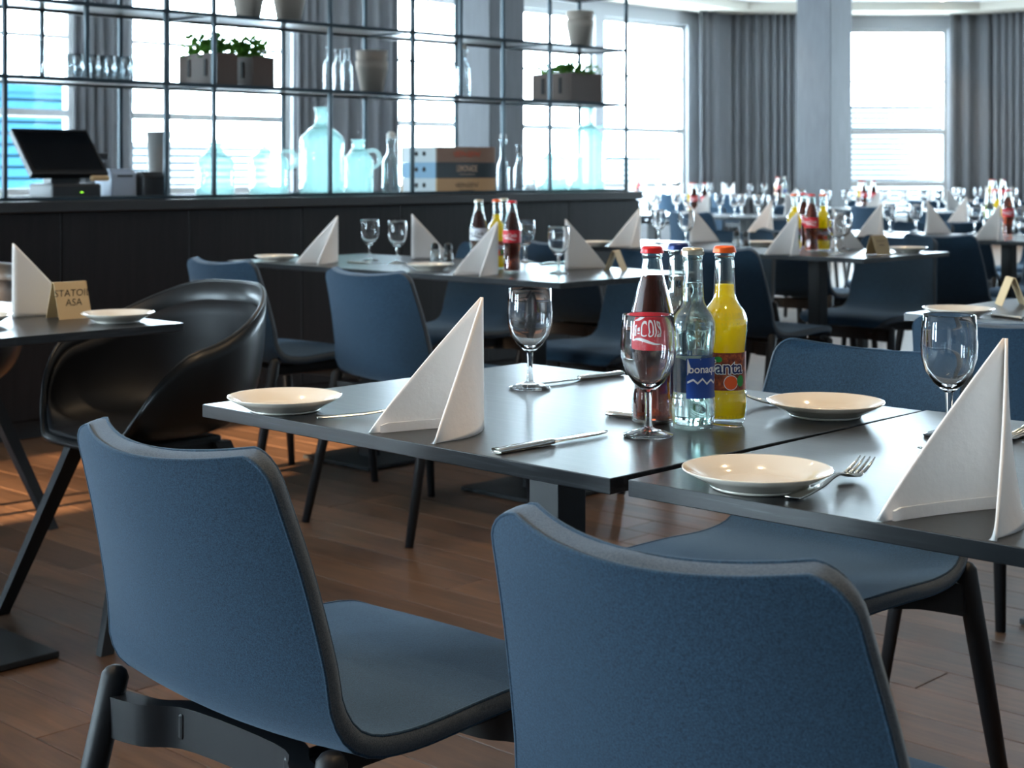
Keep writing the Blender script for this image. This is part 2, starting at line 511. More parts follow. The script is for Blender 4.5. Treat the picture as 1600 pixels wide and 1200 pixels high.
facade('wall_front', K2, Vector((XR, YF, 0)), [(1.9, 4.6), (6.5, 9.2)], MULL, 'far wall at the right behind grey curtains')  # both openings are out of view, added to let in more daylight
facade('wall_right', Vector((XR, YF, 0)), Vector((XR, YB, 0)), [], MULL, 'plain wall at the right of the room')
facade('wall_back', Vector((XR, YB, 0)), Vector((XL, YB, 0)), [(10.65, 11.75), (13.0, 14.8)], MULL, 'wall behind the camera')  # unseen openings, added for the sun strip and daylight on chair backs
struct(box('ceiling', ((XL + XR) / 2, (YB + YF) / 2, ZC + 0.1), (XR - XL + 0.6, YF - YB + 0.6, 0.2), 'ceiling_white'), 'white ceiling')
# lowered soffit that runs round the window walls and hides the curtain heads
def soffit():
    din = 0.75
    a = [Vector((XL, YB, 0)), K1, K2, Vector((XR, YF, 0))]
    q = math.tan(math.radians(22.5)) * din
    b_ = [Vector((XL + din, YB, 0)), Vector((XL + din, K1.y - q, 0)), Vector((K2.x + q, YF - din, 0)), Vector((XR, YF - din, 0))]
    for i in range(3):
        v = []
        for z in (3.47, ZC):
            v += [(p.x, p.y, z) for p in (a[i], a[i + 1], b_[i + 1], b_[i])]
        f = [(0, 1, 2, 3), (4, 5, 6, 7), (0, 1, 5, 4), (1, 2, 6, 5), (2, 3, 7, 6), (3, 0, 4, 7)]
        struct(obj('trim_%d' % (i + 1), v, f, 'soffit_cream', smooth=False), 'cream ceiling soffit above the curtains')
soffit()
# two square pillars in line with the window wall
for i, (px, side) in enumerate(((765, 0.5), (1298, 0.5))):
    zc = side * (0.716 if i == 0 else 0.846) * F_PX / (57 if i == 0 else 53)
    xc = (px - 800) / F_PX * zc
    x, y = W(xc, zc)   # the near vertical edge: corner (+x, -y)
    struct(box('column', (x - side / 2, y + side / 2, ZC / 2), (side, side, ZC), 'pillar_plaster', bev=0.008),
           'square grey pillar behind the bar shelf' if i == 0 else 'square grey pillar left of the corner window')

# ---------------------------------------------------------------- outside: louvres and a blue clad building
def louvre(name, p0, p1, z0, z1, label, group):
    d = p1 - p0; L = d.length; ang = math.atan2(d.y, d.x)
    r = empty(name, (p0 + p1) / 2, ang)
    tag(r, label, 'louvre screen', group)
    box('backing', (0, 0.16, (z0 + z1) / 2), (L, 0.03, z1 - z0), 'cladding_blue', r)
    z = z0
    bm = bmesh.new(); add_box(bm, (0, 0, 0), (L, 0.02, 0.052), 0.003)
    s0 = bobj('slat', bm, 'slat_white', r); s0.location = (0, 0.10, z + 0.035)
    z += 0.082
    while z < z1 - 0.05:
        s = bpy.data.objects.new('slat', s0.data); COL.objects.link(s); s.parent = r; s.location = (0, 0.10, z + 0.035); z += 0.082
    for sx in (-1, 1): box('post', (sx * (L / 2 - 0.03), 0.13, z1 / 2), (0.05, 0.05, z1), 'slat_white', r)
gl = 'white louvre screens outside the windows'
louvre('exterior_louvre', Vector((XL - 0.7, 9.35, 0)), Vector((XL - 0.7, 11.6, 0)), 0.12, 1.42, 'white slatted louvre screen seen through the window behind the glass jugs', gl)
louvre('exterior_louvre', Vector((XL - 0.7, 15.0, 0)), Vector((XL - 0.7, 19.3, 0)), 0.12, 1.30, 'white slatted louvre screen seen right of the bar shelf end', gl)
dv = (K2 - K1).normalized(); nv = Vector((-dv.y, dv.x, 0))
louvre('exterior_louvre', K1 + dv * 1.6 + nv * 0.7, K1 + dv * 4.0 + nv * 0.7, 0.12, 2.12, 'white slatted louvre screen outside the corner window', gl)
def blue_building():
    r = empty('exterior_building', (-20.6, 11.3, 0)); tag(r, 'bright blue clad building seen through the windows behind the till', 'building')
    box('wall', (0, 0, 1.1), (0.4, 3.5, 2.2), 'cladding_blue', r)
    for k in range(14): box('cladding_board', (0.24, 0, 0.10 + 0.16 * k), (0.05, 3.5, 0.12), 'cladding_blue', r, 0.01)
    box('roof_edge', (0, 0, 2.28), (0.6, 3.6, 0.14), 'cladding_blue', r)
blue_building()

# ---------------------------------------------------------------- curtains
def curtain(path, label, pleat=0.17, amp=0.055, seed=0, z1=3.47):
    rnd = random.Random(seed)
    P = [Vector(p) for p in path]
    segs = [(b_ - a).length for a, b_ in zip(P[:-1], P[1:])]; L = sum(segs)
    n = int(L / pleat * 10)
    ph = 0; cols = []
    for k in range(n + 1):
        s = L * k / n; i = 0; t = s
        while i < len(segs) - 1 and t > segs[i]: t -= segs[i]; i += 1
        d = (P[i + 1] - P[i]).normalized(); p = P[i] + d * t
        nr = Vector((d.y, -d.x, 0))
        ph += 2 * PI / (n * pleat / L) * (1 + 0.45 * math.sin(3.1 * s + seed) + 0.25 * math.sin(8.3 * s))
        cols.append((p, nr, math.sin(ph) * amp * (0.8 + 0.4 * rnd.random() * 0.3)))
    v, f = [], []
    zs = [0.02, 1.0, 2.2, 3.1, z1]
    for p, nr, off in cols:
        for q, z in enumerate(zs):
            w = (1.05, 1.0, 0.95, 0.85, 0.7)[q]
            pp = p + nr * (0.09 + off * w); v.append((pp.x, pp.y, z))
    m_ = len(zs)
    for k in range(n):
        for q in range(m_ - 1):
            f.append((k * m_ + q, (k + 1) * m_ + q, (k + 1) * m_ + q + 1, k * m_ + q + 1))
    o = obj('curtain', v, f, 'curtain_cloth')
    sm = o.modifiers.new('thick', 'SOLIDIFY'); sm.thickness = 0.008
    tag(o, label, 'curtain', 'grey floor-length curtains')
ic = 0.14
curtain([(XL + ic, on_x(92, XL), 0), (XL + ic, on_x(192, XL), 0)], 'grey pleated curtain behind the till, leftmost of the curtains', seed=1)
curtain([(XL + ic, on_x(442, XL), 0), (XL + ic, on_x(600, XL), 0)], 'grey pleated curtain behind the large glass demijohn', seed=2)
curtain([(XL + ic, on_x(1072, XL), 0), (XL + ic, K1.y - 0.06, 0), tuple(K1 + dv * 1.75 - nv * ic)], 'wide grey pleated curtain left of the pillar', seed=3)
curtain([tuple(K1 + dv * 3.48 - nv * ic), tuple(K2 - nv * ic + Vector((0.05, 0, 0))), (-9.3, YF - ic, 0)], 'grey pleated curtain at the right of the corner window', seed=4)

# ---------------------------------------------------------------- ceiling downlights (each carries its own light)
def downlight():
    r = empty('downlight')
    lathe('trim_ring', [(0.045, 0.0), (0.075, 0.0), (0.078, -0.006), (0.06, -0.012), (0.045, -0.008)], 'ceiling_white', r, 24, True)
    lathe('lens', [(0, -0.004), (0.045, -0.004)], 'lamp_glow', r, 24)
    return r
dl = Proto(downlight)
spots = [((6.62 / 24.0), 23.0, 'bright downlight in the ceiling above the corner window', 0),
         ((3.28 / 24.0), 23.2, 'bright downlight at the ceiling edge above the wide curtain', 0)]
for r_, zc, lab, _ in spots:
    x, y = W(r_ * zc, zc); dl.put((x, y, ZC), 0, lab, 'downlight', 'recessed ceiling downlights')
SPOT_W = 75
for (x, y) in [(-1.5, 1.9), (-0.5, 1.2), (-1.2, 3.6), (-4.1, 4.1), (-4.1, 6.0), (-4.1, 7.9), (-3.4, 1.6), (-7.2, 9.8), (-7.2, 12.6), (-11.5, 16.4), (-6.2, 5.0), (-2.4, 0.0)]:
    o = dl.put((x, y, ZC), 0, 'round recessed ceiling downlight above the dining tables, out of the picture', 'downlight', 'recessed ceiling downlights')
for o in [o for o in COL.objects if o.name.startswith('downlight')]:
    d = bpy.data.lights.new('downlight_lamp', 'SPOT'); d.energy = SPOT_W; d.color = (1.0, 0.70, 0.40)
    d.spot_size = math.radians(95); d.spot_blend = 0.7; d.shadow_soft_size = 0.045
    lo = bpy.data.objects.new('downlight_lamp', d); COL.objects.link(lo); lo.parent = o; lo.location = (0, 0, -0.03)

# ---------------------------------------------------------------- bar counter
CX, CY0, CY1, CZ = -5.80, -0.4, 7.25, 0.98
def bar():
    r = empty('bar_counter', (CX - 0.35, (CY0 + CY1) / 2, 0))
    tag(r, 'long black wooden bar counter carrying the open metal shelf', 'counter')
    L = CY1 - CY0; cy = 0
    box('carcass', (-0.02, 0, 0.505), (0.62, L - 0.04, 0.86), 'bar_black_wood', r)
    box('plinth', (-0.04, 0, 0.045), (0.60, L - 0.1, 0.088), 'black_lacquer', r)
    n = 12; w = L / n
    bm = bmesh.new(); add_box(bm, (0, 0, 0), (0.02, w - 0.005, 0.845), 0.002)
    p0 = bobj('front_panel', bm, 'bar_black_wood', r)
    for k in range(n):
        p = p0 if k == 0 else bpy.data.objects.new('front_panel', p0.data)
        if k: COL.objects.link(p); p.parent = r
        p.location = (0.305, -L / 2 + (k + 0.5) * w, 0.5075)
    box('end_panel', (-0.02, L / 2 - 0.01, 0.505), (0.62, 0.02, 0.86), 'bar_black_wood', r)
    box('worktop', (-0.02, 0, 0.9575), (0.72, L, 0.045), 'black_lacquer', r, 0.003)
bar()
BZ = CZ + 0.001
# ---------------------------------------------------------------- open metal shelf on the bar
SXF, SXB, SZ0 = -5.93, -6.30, CZ
def shelf():
    posts = [2.55, 3.22, 3.60, 4.0, 4.26, 4.95, 5.50, 5.85, 6.18, 6.56, 7.24]
    y0, y1 = 0.2, 7.24
    r = empty('bar_shelf', ((SXF + SXB) / 2, 3.7, SZ0)); tag(r, 'open black metal shelf rack with slim posts on the bar counter', 'shelf rack')
    ox, oy = (SXF + SXB) / 2, 3.7
    hx = (SXF - SXB) / 2
    top = 3.30 - SZ0
    t = 0.019
    for y in posts + [0.2, 1.0, 1.8]:
        for s in (1, -1):
            lo = 1.505 - SZ0 if abs(y - 3.60) < 0.01 or (s == 1 and abs(y - 5.85) < 0.01) else 0.0
            box('post', (s * hx, y - oy, (top + lo) / 2), (t, t, top - lo), 'shelf_metal', r, 0.002)
    for z in (1.505, 1.83, 2.15, 2.47):
        zz = z - SZ0
        bd = box('shelf_board', (0, (y0 + y1) / 2 - oy, zz - 0.005), (2 * hx - t - 0.002, y1 - y0 - 0.02, 0.006), 'shelf_metal', r)
        for s in (1, -1): box('rail', (s * hx, (y0 + y1) / 2 - oy, zz - 0.010), (t + 0.002, y1 - y0 + t, 0.018), 'shelf_metal', r, 0.002)
        for y in (3.22, 4.26, 5.5, 6.56, 7.24): box('cross_bar', (0, y - oy, zz - 0.012), (2 * hx, t, 0.012), 'shelf_metal', r)
    for s in (1, -1): box('base_rail', (s * hx, (y0 + y1) / 2 - oy, 0.008), (t + 0.002, y1 - y0 + t, 0.016), 'shelf_metal', r, 0.002)
shelf()
Z1, Z2 = 1.5065, 1.8315
def sp(px, z, x=-6.115):
    return Vector((x, on_x(px, x), z))
def jug_profile(h, R, rn, zsh=0.66, zn=0.84, th=0.006):
    o = [(0, 0.0), (R * 0.86, 0.0), (R * 0.97, 0.012), (R, 0.04), (R, h * zsh), (R * 0.93, h * (zsh + 0.06)), (R * 0.68, h * (zsh + 0.12)), (rn * 1.15, h * zn), (rn, h * (zn + 0.03)), (rn, h * 0.96), (rn * 1.18, h * 0.975), (rn * 1.18, h)]
    i = [(max(r - th, 0.0), z) for r, z in o[3:]][::-1]
    i += [(R * 0.9, 0.016), (0, 0.014)]
    return o + i
def jug(name, h, R, rn, handle, label, px, z=BZ, x=-6.115, mt='aqua_glass', zsh=0.66, zn=0.84, rz=0.0, cat='jug', group=None):
    r = empty(name, sp(px, z, x), rz); tag(r, label, cat, group)
    pr = jug_profile(h, R, rn, zsh, zn)
    k = 8
    lathe('body', pr[:k] + [(rr, zz) for rr, zz in pr[k:] if zz < h * zn][0:], mt, r, 28)
    lathe('neck', [(rn * 1.15, h * zn), (rn, h * (zn + .03)), (rn, h * .96), (rn * 1.18, h * .975), (rn * 1.18, h), (rn * 1.1, h), (rn * .9, h * .96), (rn * .9, h * (zn + .03)), (rn * 1.05, h * zn)], mt, r, 24, True)
    if handle:
        hp = crom([(R * 0.55, 0, h * (zsh + .16)), (R * 1.15, 0, h * (zsh + .18)), (R * 1.42, 0, h * (zsh + 0.06)), (R * 1.38, 0, h * (zsh - .06)), (R * 0.99, 0, h * (zsh - .14))], 14)
        tube('handle', hp, 0.011, mt, r, 8)
    return r
hr = YAW   # handles point to the right of the picture
jug('glass_jug', 0.27, 0.092, 0.035, False, 'wide aqua glass jug without handle behind the fourth shelf post', 336, rz=hr, zsh=0.60, zn=0.80)
jug('glass_jug', 0.275, 0.095, 0.036, True, 'squat aqua glass jug with round handle left of the big demijohn', 420, rz=hr, zsh=0.62, zn=0.82)
jug('demijohn', 0.445, 0.114, 0.034, False, 'tall aqua glass demijohn, largest vessel on the bar', 503, rz=hr, zsh=0.60, zn=0.80, cat='demijohn')
jug('glass_jug', 0.285, 0.076, 0.032, True, 'blue-tinted glass jug with handle right of the big demijohn', 560, rz=hr, zsh=0.62, zn=0.82, x=-6.115)
jug('glass_jug', 0.28, 0.088, 0.035, False, 'aqua glass jug between shelf posts left of the far demijohn', 865, zsh=0.60, zn=0.80, x=-6.08)
jug('demijohn', 0.50, 0.108, 0.032, True, 'aqua glass demijohn near the right end of the bar', 917, rz=hr, zsh=0.60, zn=0.80, cat='demijohn')

def clear_bottle(name, h, R, label, px, z, x=-6.115, group=None, stopper=False, zs=0.55):
    r = empty(name, sp(px, z, x)); tag(r, label, 'bottle', group)
    rn = R * 0.42
    lathe('body', [(0, 0), (R * .92, 0), (R, .01), (R, h * zs), (R * .85, h * (zs + .08)), (rn, h * (zs + .2)), (rn, h * .95), (rn - .003, h * .95), (rn - .003, h * (zs + .2)), (R * .8, h * (zs + .08)), (R - .004, h * zs), (R - .005, .016), (0, .012)], 'thin_clear', r, 20)
    lathe('lip', [(rn, h * .95), (rn * 1.3, h * .96), (rn * 1.3, h), (rn * .8, h), (rn * .8, h * .95)], 'thin_clear', r, 18, True)
    if stopper:
        lathe('stopper', [(0, h), (rn * 1.1, h), (rn * 1.2, h + .02), (rn * .7, h + .035), (0, h + .037)], 'salt', r, 16)
        tube('wire_clip', crom([(rn * 1.4, 0, h * .9), (rn * 2.2, 0, h * .97), (rn * 1.2, 0, h + .015)], 8), 0.0018, 'cutlery_steel', r, 6)
gb = 'clear glass bottles on the bar shelf'
clear_bottle('glass_bottle', 0.225, 0.027, 'clear milk bottle left of the shelf post, leftmost of three', 514, Z1, group=gb)
clear_bottle('glass_bottle', 0.225, 0.027, 'clear milk bottle directly behind the shelf post, middle of three', 528, Z1, x=-6.2, group=gb)
clear_bottle('glass_bottle', 0.225, 0.027, 'clear milk bottle next to the stacked pots, rightmost of three', 542, Z1, group=gb)
clear_bottle('glass_bottle', 0.265, 0.038, 'swing-top glass bottle standing on the middle shelf by the pillar', 724, Z1, stopper=True)
clear_bottle('glass_bottle', 0.29, 0.046, 'swing-top glass bottle left of the drink crates on the bar', 611, BZ, stopper=True, x=-6.0)
clear_bottle('glass_bottle', 0.30, 0.034, 'slender clear bottle touching the right end of the drink crates', 786, BZ, stopper=True, x=-6.02, zs=0.45)
clear_bottle('glass_bottle', 0.27, 0.030, 'small clear bottle right of the crates beside a shelf post', 811, BZ, x=-6.1, zs=0.45)
clear_bottle('glass_bottle', 0.17, 0.034, 'short clear bottle left of the glass jug at the right of the bar', 830, BZ, x=-6.05, zs=0.6)

ORD9 = [w + ' from the left' for w in ('first', 'second', 'third', 'fourth', 'fifth', 'sixth', 'seventh', 'eighth', 'ninth')]
def tumbler():
    R, h = 0.036, 0.105
    return lathe('tumbler', [(0, 0), (R * .82, 0), (R, h), (R - .003, h), (R * .82 - .004, .014), (0, .012)], 'thin_clear', None, 20)
tb = Proto(tumbler)
for i in range(5):
    tb.put(sp(116 + i * 25.0, Z1, -6.02), 0, 'clear straight tumbler in the front row on the middle shelf, %s' % ORD9[i], 'glass', 'tumblers in a row on the shelf')
for i in range(4):
    tb.put(sp(128 + i * 25.0, Z1, -6.14), 0, 'clear straight tumbler in the back row on the middle shelf, %s' % ORD9[i], 'glass', 'tumblers in the back row on the shelf')
def carafe():
    h, R = 0.165, 0.046
    return lathe('carafe', [(0, 0), (R * .8, 0), (R, .02), (R, h * .35), (R * .55, h * .62), (R * .62, h * .85), (R * .95, h), (R * .9, h), (R * .56, h * .84), (R * .5, h * .62), (R - .004, h * .35), (R * .78, .012), (0, .01)], 'thin_clear', None, 22)
cf = Proto(carafe)
for i, px in enumerate((22, 44, 64, 82)):
    cf.put(sp(px, Z1, -6.05 if i % 2 else -6.17), 0, 'clear waisted glass carafe on the middle shelf, %s' % ORD9[i], 'carafe', 'carafes at the left end of the shelf')

def pot():
    def one(h, R0, R1, th=0.006):
        return [(0, 0), (R0, 0), (R1 * .97, h * .74), (R1, h * .75), (R1 * 1.03, h), (R1 * 1.03 - th, h), (R1 - th * 1.4, h * .75), (R0 - th, th), (0, th)]
    r = empty('stacked_pots')
    lathe('lower_pot', one(0.165, 0.056, 0.082), 'pot_terracotta', r, 28)
    u = lathe('upper_pot', one(0.165, 0.054, 0.080), 'pot_terracotta', r, 28); u.location.z = 0.055
    return r
pt = Proto(pot)
gp = 'nested clay pots on the bar shelf'
pt.put(sp(581, Z1), 0, 'pair of nested pale clay pots on the middle shelf beside the milk bottles', 'plant pots', gp)
pt.put(sp(906, Z2), 0, 'pair of nested pale clay pots on the top shelf near the right end', 'plant pots', gp)
pt.put(sp(388, Z2), 0, 'pair of nested clay pots on the top shelf above the plants, left one', 'plant pots', gp)
pt.put(sp(451, Z2), 0, 'pair of nested clay pots on the top shelf in front of the curtain', 'plant pots', gp)

def planter(corner, su, sv, h, label, seed, side=1.0, spread_=1.0):
    """box planter whose near edge (+x,-y) stands at corner; su along x, sv along y"""
    r = empty('planter', (corner.x - su / 2, corner.y + sv / 2, corner.z)); tag(r, label, 'planter')
    t = 0.012
    for s in (-1, 1):
        box('side_board', (0, s * (sv / 2 - t / 2), h / 2), (su, t, h), 'planter_wood', r)
        box('end_board', (s * (su / 2 - t / 2), 0, h / 2), (t, sv - 2 * t, h), 'planter_wood', r)
    box('bottom', (0, 0, 0.008), (su - 2 * t, sv - 2 * t, 0.012), 'planter_wood', r)
    box('soil', (0, 0, h * .45), (su - 2 * t, sv - 2 * t, h * .8), 'soil', r)
    for k in (-.22, .22): box('slot', (su * k, -sv / 2 - 0.002, h * .55), (0.02, 0.004, h * .55), 'planter_slot', r)
    rnd = random.Random(seed); v, f = [], []
    for k in range(330):
        a = rnd.uniform(0, 2 * PI); rr = rnd.uniform(0, 1) ** .6
        bx = rnd.uniform(-.5, .5) * su * .85; by = rnd.uniform(-.5, .5) * sv * .8
        p = Vector((bx + math.cos(a) * .045 * rr * spread_, by + math.sin(a) * .05 * rr * spread_, h * .93 + rnd.uniform(0, .14) * side * (1 - .5 * rr)))
        d = Vector((math.cos(a), math.sin(a) * (1 if spread_ > .5 else .45), rnd.uniform(-.4, .8))).normalized(); sdv = d.cross(Vector((0, 0, 1))).normalized()
        Lf = rnd.uniform(.026, .050); wf = Lf * .42; up = d.cross(sdv)
        i = len(v)
        v += [p, p + d * Lf * .5 + sdv * wf + up * .004, p + d * Lf - up * .004, p + d * Lf * .5 - sdv * wf + up * .004]
        f += [(i, i + 1, i + 2, i + 3)]
    for k in range(10):
        bx = rnd.uniform(-.45, .45) * su; by = rnd.uniform(-.4, .4) * sv
        tv, tf = tube_data([(bx, by, h * .85), (bx + rnd.uniform(-.02, .02), by, h + .05 * side), (bx + rnd.uniform(-.05, .05), by * .6, h + .10 * side)], 0.0016, 5)
        i = len(v); v += tv; f += [tuple(i + q for q in ff) for ff in tf]
    fo = obj('foliage', v, f, 'foliage', r, smooth=False); fo['kind'] = 'stuff'
planter(Vector((-5.955, on_x(338, -5.955), Z1)), 0.30, 0.12, 0.145, 'dark wooden planter of leafy herbs on the middle shelf, left of the pair', 5, 1.0, 0.35)
planter(Vector((-5.955, on_x(396, -5.955), Z1)), 0.30, 0.125, 0.140, 'dark wooden planter of leafy herbs on the middle shelf, right of the pair', 9, 1.0, 0.35)
planter(Vector((-5.955, on_x(893, -5.955), Z1)), 0.31, 0.27, 0.165, 'wide brown wooden planter with green plant near the right shelf end', 13, 0.7)

# till, printers and vase at the left end of the bar
def till():
    r = empty('till', sp(98, BZ, -6.10)); tag(r, 'black touch-screen till with tilted display on the bar', 'till')
    box('base', (0.02, 0, 0.035), (0.20, 0.24, 0.07), 'plastic_black', r, 0.012)
    box('neck', (-0.01, 0.0, 0.085), (0.07, 0.14, 0.05), 'plastic_black', r, 0.006)
    s = box('display', (-0.03, 0.0, 0.20), (0.035, 0.37, 0.27), 'plastic_black', r, 0.006, (0, math.radians(-43), 0))
    box('screen', (0.0185, 0, 0), (0.002, 0.33, 0.225), 'screen_black', s)
    g = box('rear_display', (-0.10, 0.10, 0.19), (0.03, 0.28, 0.17), 'plastic_black', r, 0.006, (0, math.radians(-50), 0))
    box('card_reader', (0.085, 0.13, 0.092), (0.03, 0.085, 0.024), 'tan_paper', r, 0.008)
    lathe('power_light', [(0, 0.004), (0.006, 0.004), (0.006, 0)], 'led_green', r, 12).location = (0.122, 0.02, 0.03)
    r.children[-1].rotation_euler = (0, PI / 2, 0)
till()
def printer(px, x, mt, label, w, d, h):
    r = empty('receipt_printer', sp(px, BZ, x)); tag(r, label, 'printer')
    box('body', (0, 0, h * .45), (d, w, h * .9), mt, r, 0.012)
    box('lid', (-.01, 0, h * .93), (d * .8, w * .9, h * .12), mt, r, 0.01)
    box('paper_slot', (d * .5 - .01, 0, h * .75), (.022, w * .6, .008), 'planter_slot', r)
    box('foot_plate', (0, 0, .004), (d * .9, w * .9, .008), 'plastic_black', r)
printer(181, -6.10, 'plastic_grey', 'light grey receipt printer right of the till', 0.13, 0.15, 0.135)
printer(228, -6.06, 'plastic_black', 'black receipt printer between till and the glass jugs', 0.13, 0.17, 0.12)
r = empty('vase', sp(248, BZ, -6.2)); tag(r, 'tall grey tapered vase behind the black printer', 'vase')
lathe('body', [(0, 0), (.040, 0), (.043, .02), (.056, .30), (.052, .30), (.040, .02), (0, .012)], 'vase_grey', r, 28)
lathe('rim', [(.052, .30), (.057, .30), (.058, .307), (.052, .307)], 'vase_grey', r, 28, True)

# three stacked drink crates with lettering
def scribble(name, parent, fn, wd, ht, th_, ink, seed=1):
    """an unreadable handwritten line, as the photo shows it"""
    rnd = random.Random(seed + int(wd * 1e4)); n_ = 46; P_ = []
    for k in range(n_ + 1):
        s_ = k / n_
        P_.append((-wd / 2 + wd * s_ + .10 * ht * math.cos(s_ * 70), ht * .5 * math.sin(s_ * 58) * (.45 + .55 * abs(math.sin(s_ * 7 + rnd.random() * .2)))))
    v, f = [], []
    for k in range(n_ + 1):
        a, b_ = P_[max(k - 1, 0)], P_[min(k + 1, n_)]
        dx, dy = b_[0] - a[0], b_[1] - a[1]; q = math.hypot(dx, dy) or 1; nx, ny = -dy / q * th_ / 2, dx / q * th_ / 2
        v += [fn(P_[k][0] + nx, P_[k][1] + ny), fn(P_[k][0] - nx, P_[k][1] - ny)]
    for k in range(n_): f.append((2 * k, 2 * k + 1, 2 * k + 3, 2 * k + 2))
    return obj(name, v, f, ink, parent, False)
def crate(z, cm_side, cm_front, label, words_, ink, size, shear, strokes=(), px=683):
    su, sv, h = 0.28, 0.44, 0.0835
    x1 = -5.955; y0_ = on_x(px, x1)
    r = empty('drink_crate', (x1 - su / 2, y0_ + sv / 2, z)); tag(r, label, 'crate', 'drink crates stacked on the bar')
    t = .012
    box('front_board', (su / 2 - t / 2, 0, h / 2), (t, sv, h), cm_front, r, .001)
    box('rear_board', (-su / 2 + t / 2, 0, h / 2), (t, sv, h), cm_front, r, .001)
    for s in (-1, 1): box('end_board', (0, s * (sv / 2 - t / 2), h / 2), (su - 2 * t, t, h), cm_side, r, .001)
    box('bottom', (0, 0, .006), (su - 2 * t, sv - 2 * t, .01), cm_side, r)
    box('top', (0, 0, h - .006), (su - 2 * t, sv - 2 * t, .01), cm_side, r)
    for k in (-.02, .04): 
        o = lathe('hand_hole', [(0, 0), (.013, 0), (.013, -.004)], 'planter_slot', r, 16); o.location = (k, -sv / 2 - .0012, h * .55); o.rotation_euler = (PI / 2, 0, 0)
    for body, zz, sz, xs_ in words_:
        text_mesh('lettering', body, sz, ink, r, lambda a, c, zz=zz, xs_=xs_: Vector((su / 2 + .0012, a * xs_, zz + c)), shear=shear, bold=.0008)
    for zz, wd, ht, th_ in strokes:
        scribble('faded_print', r, lambda a, c, zz=zz: Vector((su / 2 + .0012, a, zz + c)), wd, ht, th_, ink)
crate(BZ, 'crate_pale', 'crate_tan', 'tan wooden drink crate, lowest of the stack of three', [], 'ink_black', 0, .5, [(.046, .17, .034, .0035), (.018, .12, .006, .003)])
crate(BZ + .0838, 'crate_blue', 'crate_dark', 'dark crate lettered lemonade, middle of the stack of three', [('LEMONADE', .050, .048, .62)], 'crate_ink', 0, 0, [(.020, .12, .010, .002)])
crate(BZ + .1676, 'crate_pale', 'crate_brown', 'brown crate with faded red print, topmost of the stack of three', [], 'crate_red', 0, .3, [(.045, .20, .040, .007)])

# ---------------------------------------------------------------- tables
ORD = [w + ' from the left' for w in ('first', 'second', 'third', 'fourth', 'fifth', 'sixth', 'seventh', 'eighth', 'ninth', 'tenth', 'eleventh', 'twelfth')]
TZ = 0.76
def table_builder(lx):
    def build():
        r = empty('dining_table')
        bm = bmesh.new(); add_box(bm, (0, 0, TZ - 0.0095), (lx, 0.70, 0.019), 0.0012)
        bobj('table_top', bm, 'black_oak', r)
        box('top_plate', (0, 0, TZ - 0.024), (0.34, 0.34, 0.008), 'steel_black', r)
        box('post', (0, 0, 0.374), (0.06, 0.06, 0.72), 'steel_black', r, 0.002)
        box('base_plate', (0, 0, 0.009), (0.38, 0.34, 0.014), 'steel_black', r, 0.002)
        return r
    return build
t80 = Proto(table_builder(0.806)); t86 = Proto(table_builder(0.86))
def table(pr, x, y, label, group, rz=0.0, lx=0.806):
    """x,y: front left corner"""
    return pr.put((x + lx / 2, y + 0.35, 0), rz, label, 'table', group)
R1Y, R8Y, R3Y, R5Y, R6Y, R7Y = 1.376, 3.44, 3.617, 5.41, 7.20, 9.0
GT = 'black oak restaurant tables'
A = tp(323, 631)
t = t80.put((-1.545, 1.726, 0), math.radians(-0.7), 'black oak table in the foreground carrying the drink bottles', 'table', GT)
t = t80.put((-0.728, 1.734, 0), math.radians(0.7), 'black oak table at the right foreground edge under the nearest napkin', 'table', GT)
t80.put((-3.365, 1.68, 0), PI / 2, 'black table at the left edge with the name card', 'table', GT)
t80.put((-4.075, 1.68, 0), PI / 2, 'black table just outside the left edge beside the name card table', 'table', GT)
table(t80, -1.94, R8Y, 'black table at the right edge behind the empty blue chair', GT)
table(t80, -1.13, R8Y, 'black table outside the right edge joined to its neighbour', GT)
X3 = (-4.95, -4.088)
rown = {R3Y: 'second', R5Y: 'third', R6Y: 'fourth', R7Y: 'fifth'}
for y, nm in rown.items():
    table(t86, X3[0], y, 'black table in the %s row, half nearer the bar' % nm, GT, lx=.86)
    table(t86, X3[1], y, 'black table in the %s row, half away from the bar' % nm, GT, lx=.86)
FAR = [(-8.12, 9.4, 'in the far row beside the bar end'), (-8.12, 11.9, 'in the middle far row'), (-8.12, 14.4, 'in the far row at the right')]
for x, y, w_ in FAR:
    for k in (0, 1): table(t86, x + .862 * k, y, 'black table %s, %s half' % (w_, ('left', 'right')[k]), 'far tables %s' % w_, lx=.86)
for k in range(3): table(t86, -13.72 + .87 * k, 16.4, 'black table in the farthest row under the wide curtain, %s' % ORD[k], 'farthest row of tables', lx=.86)

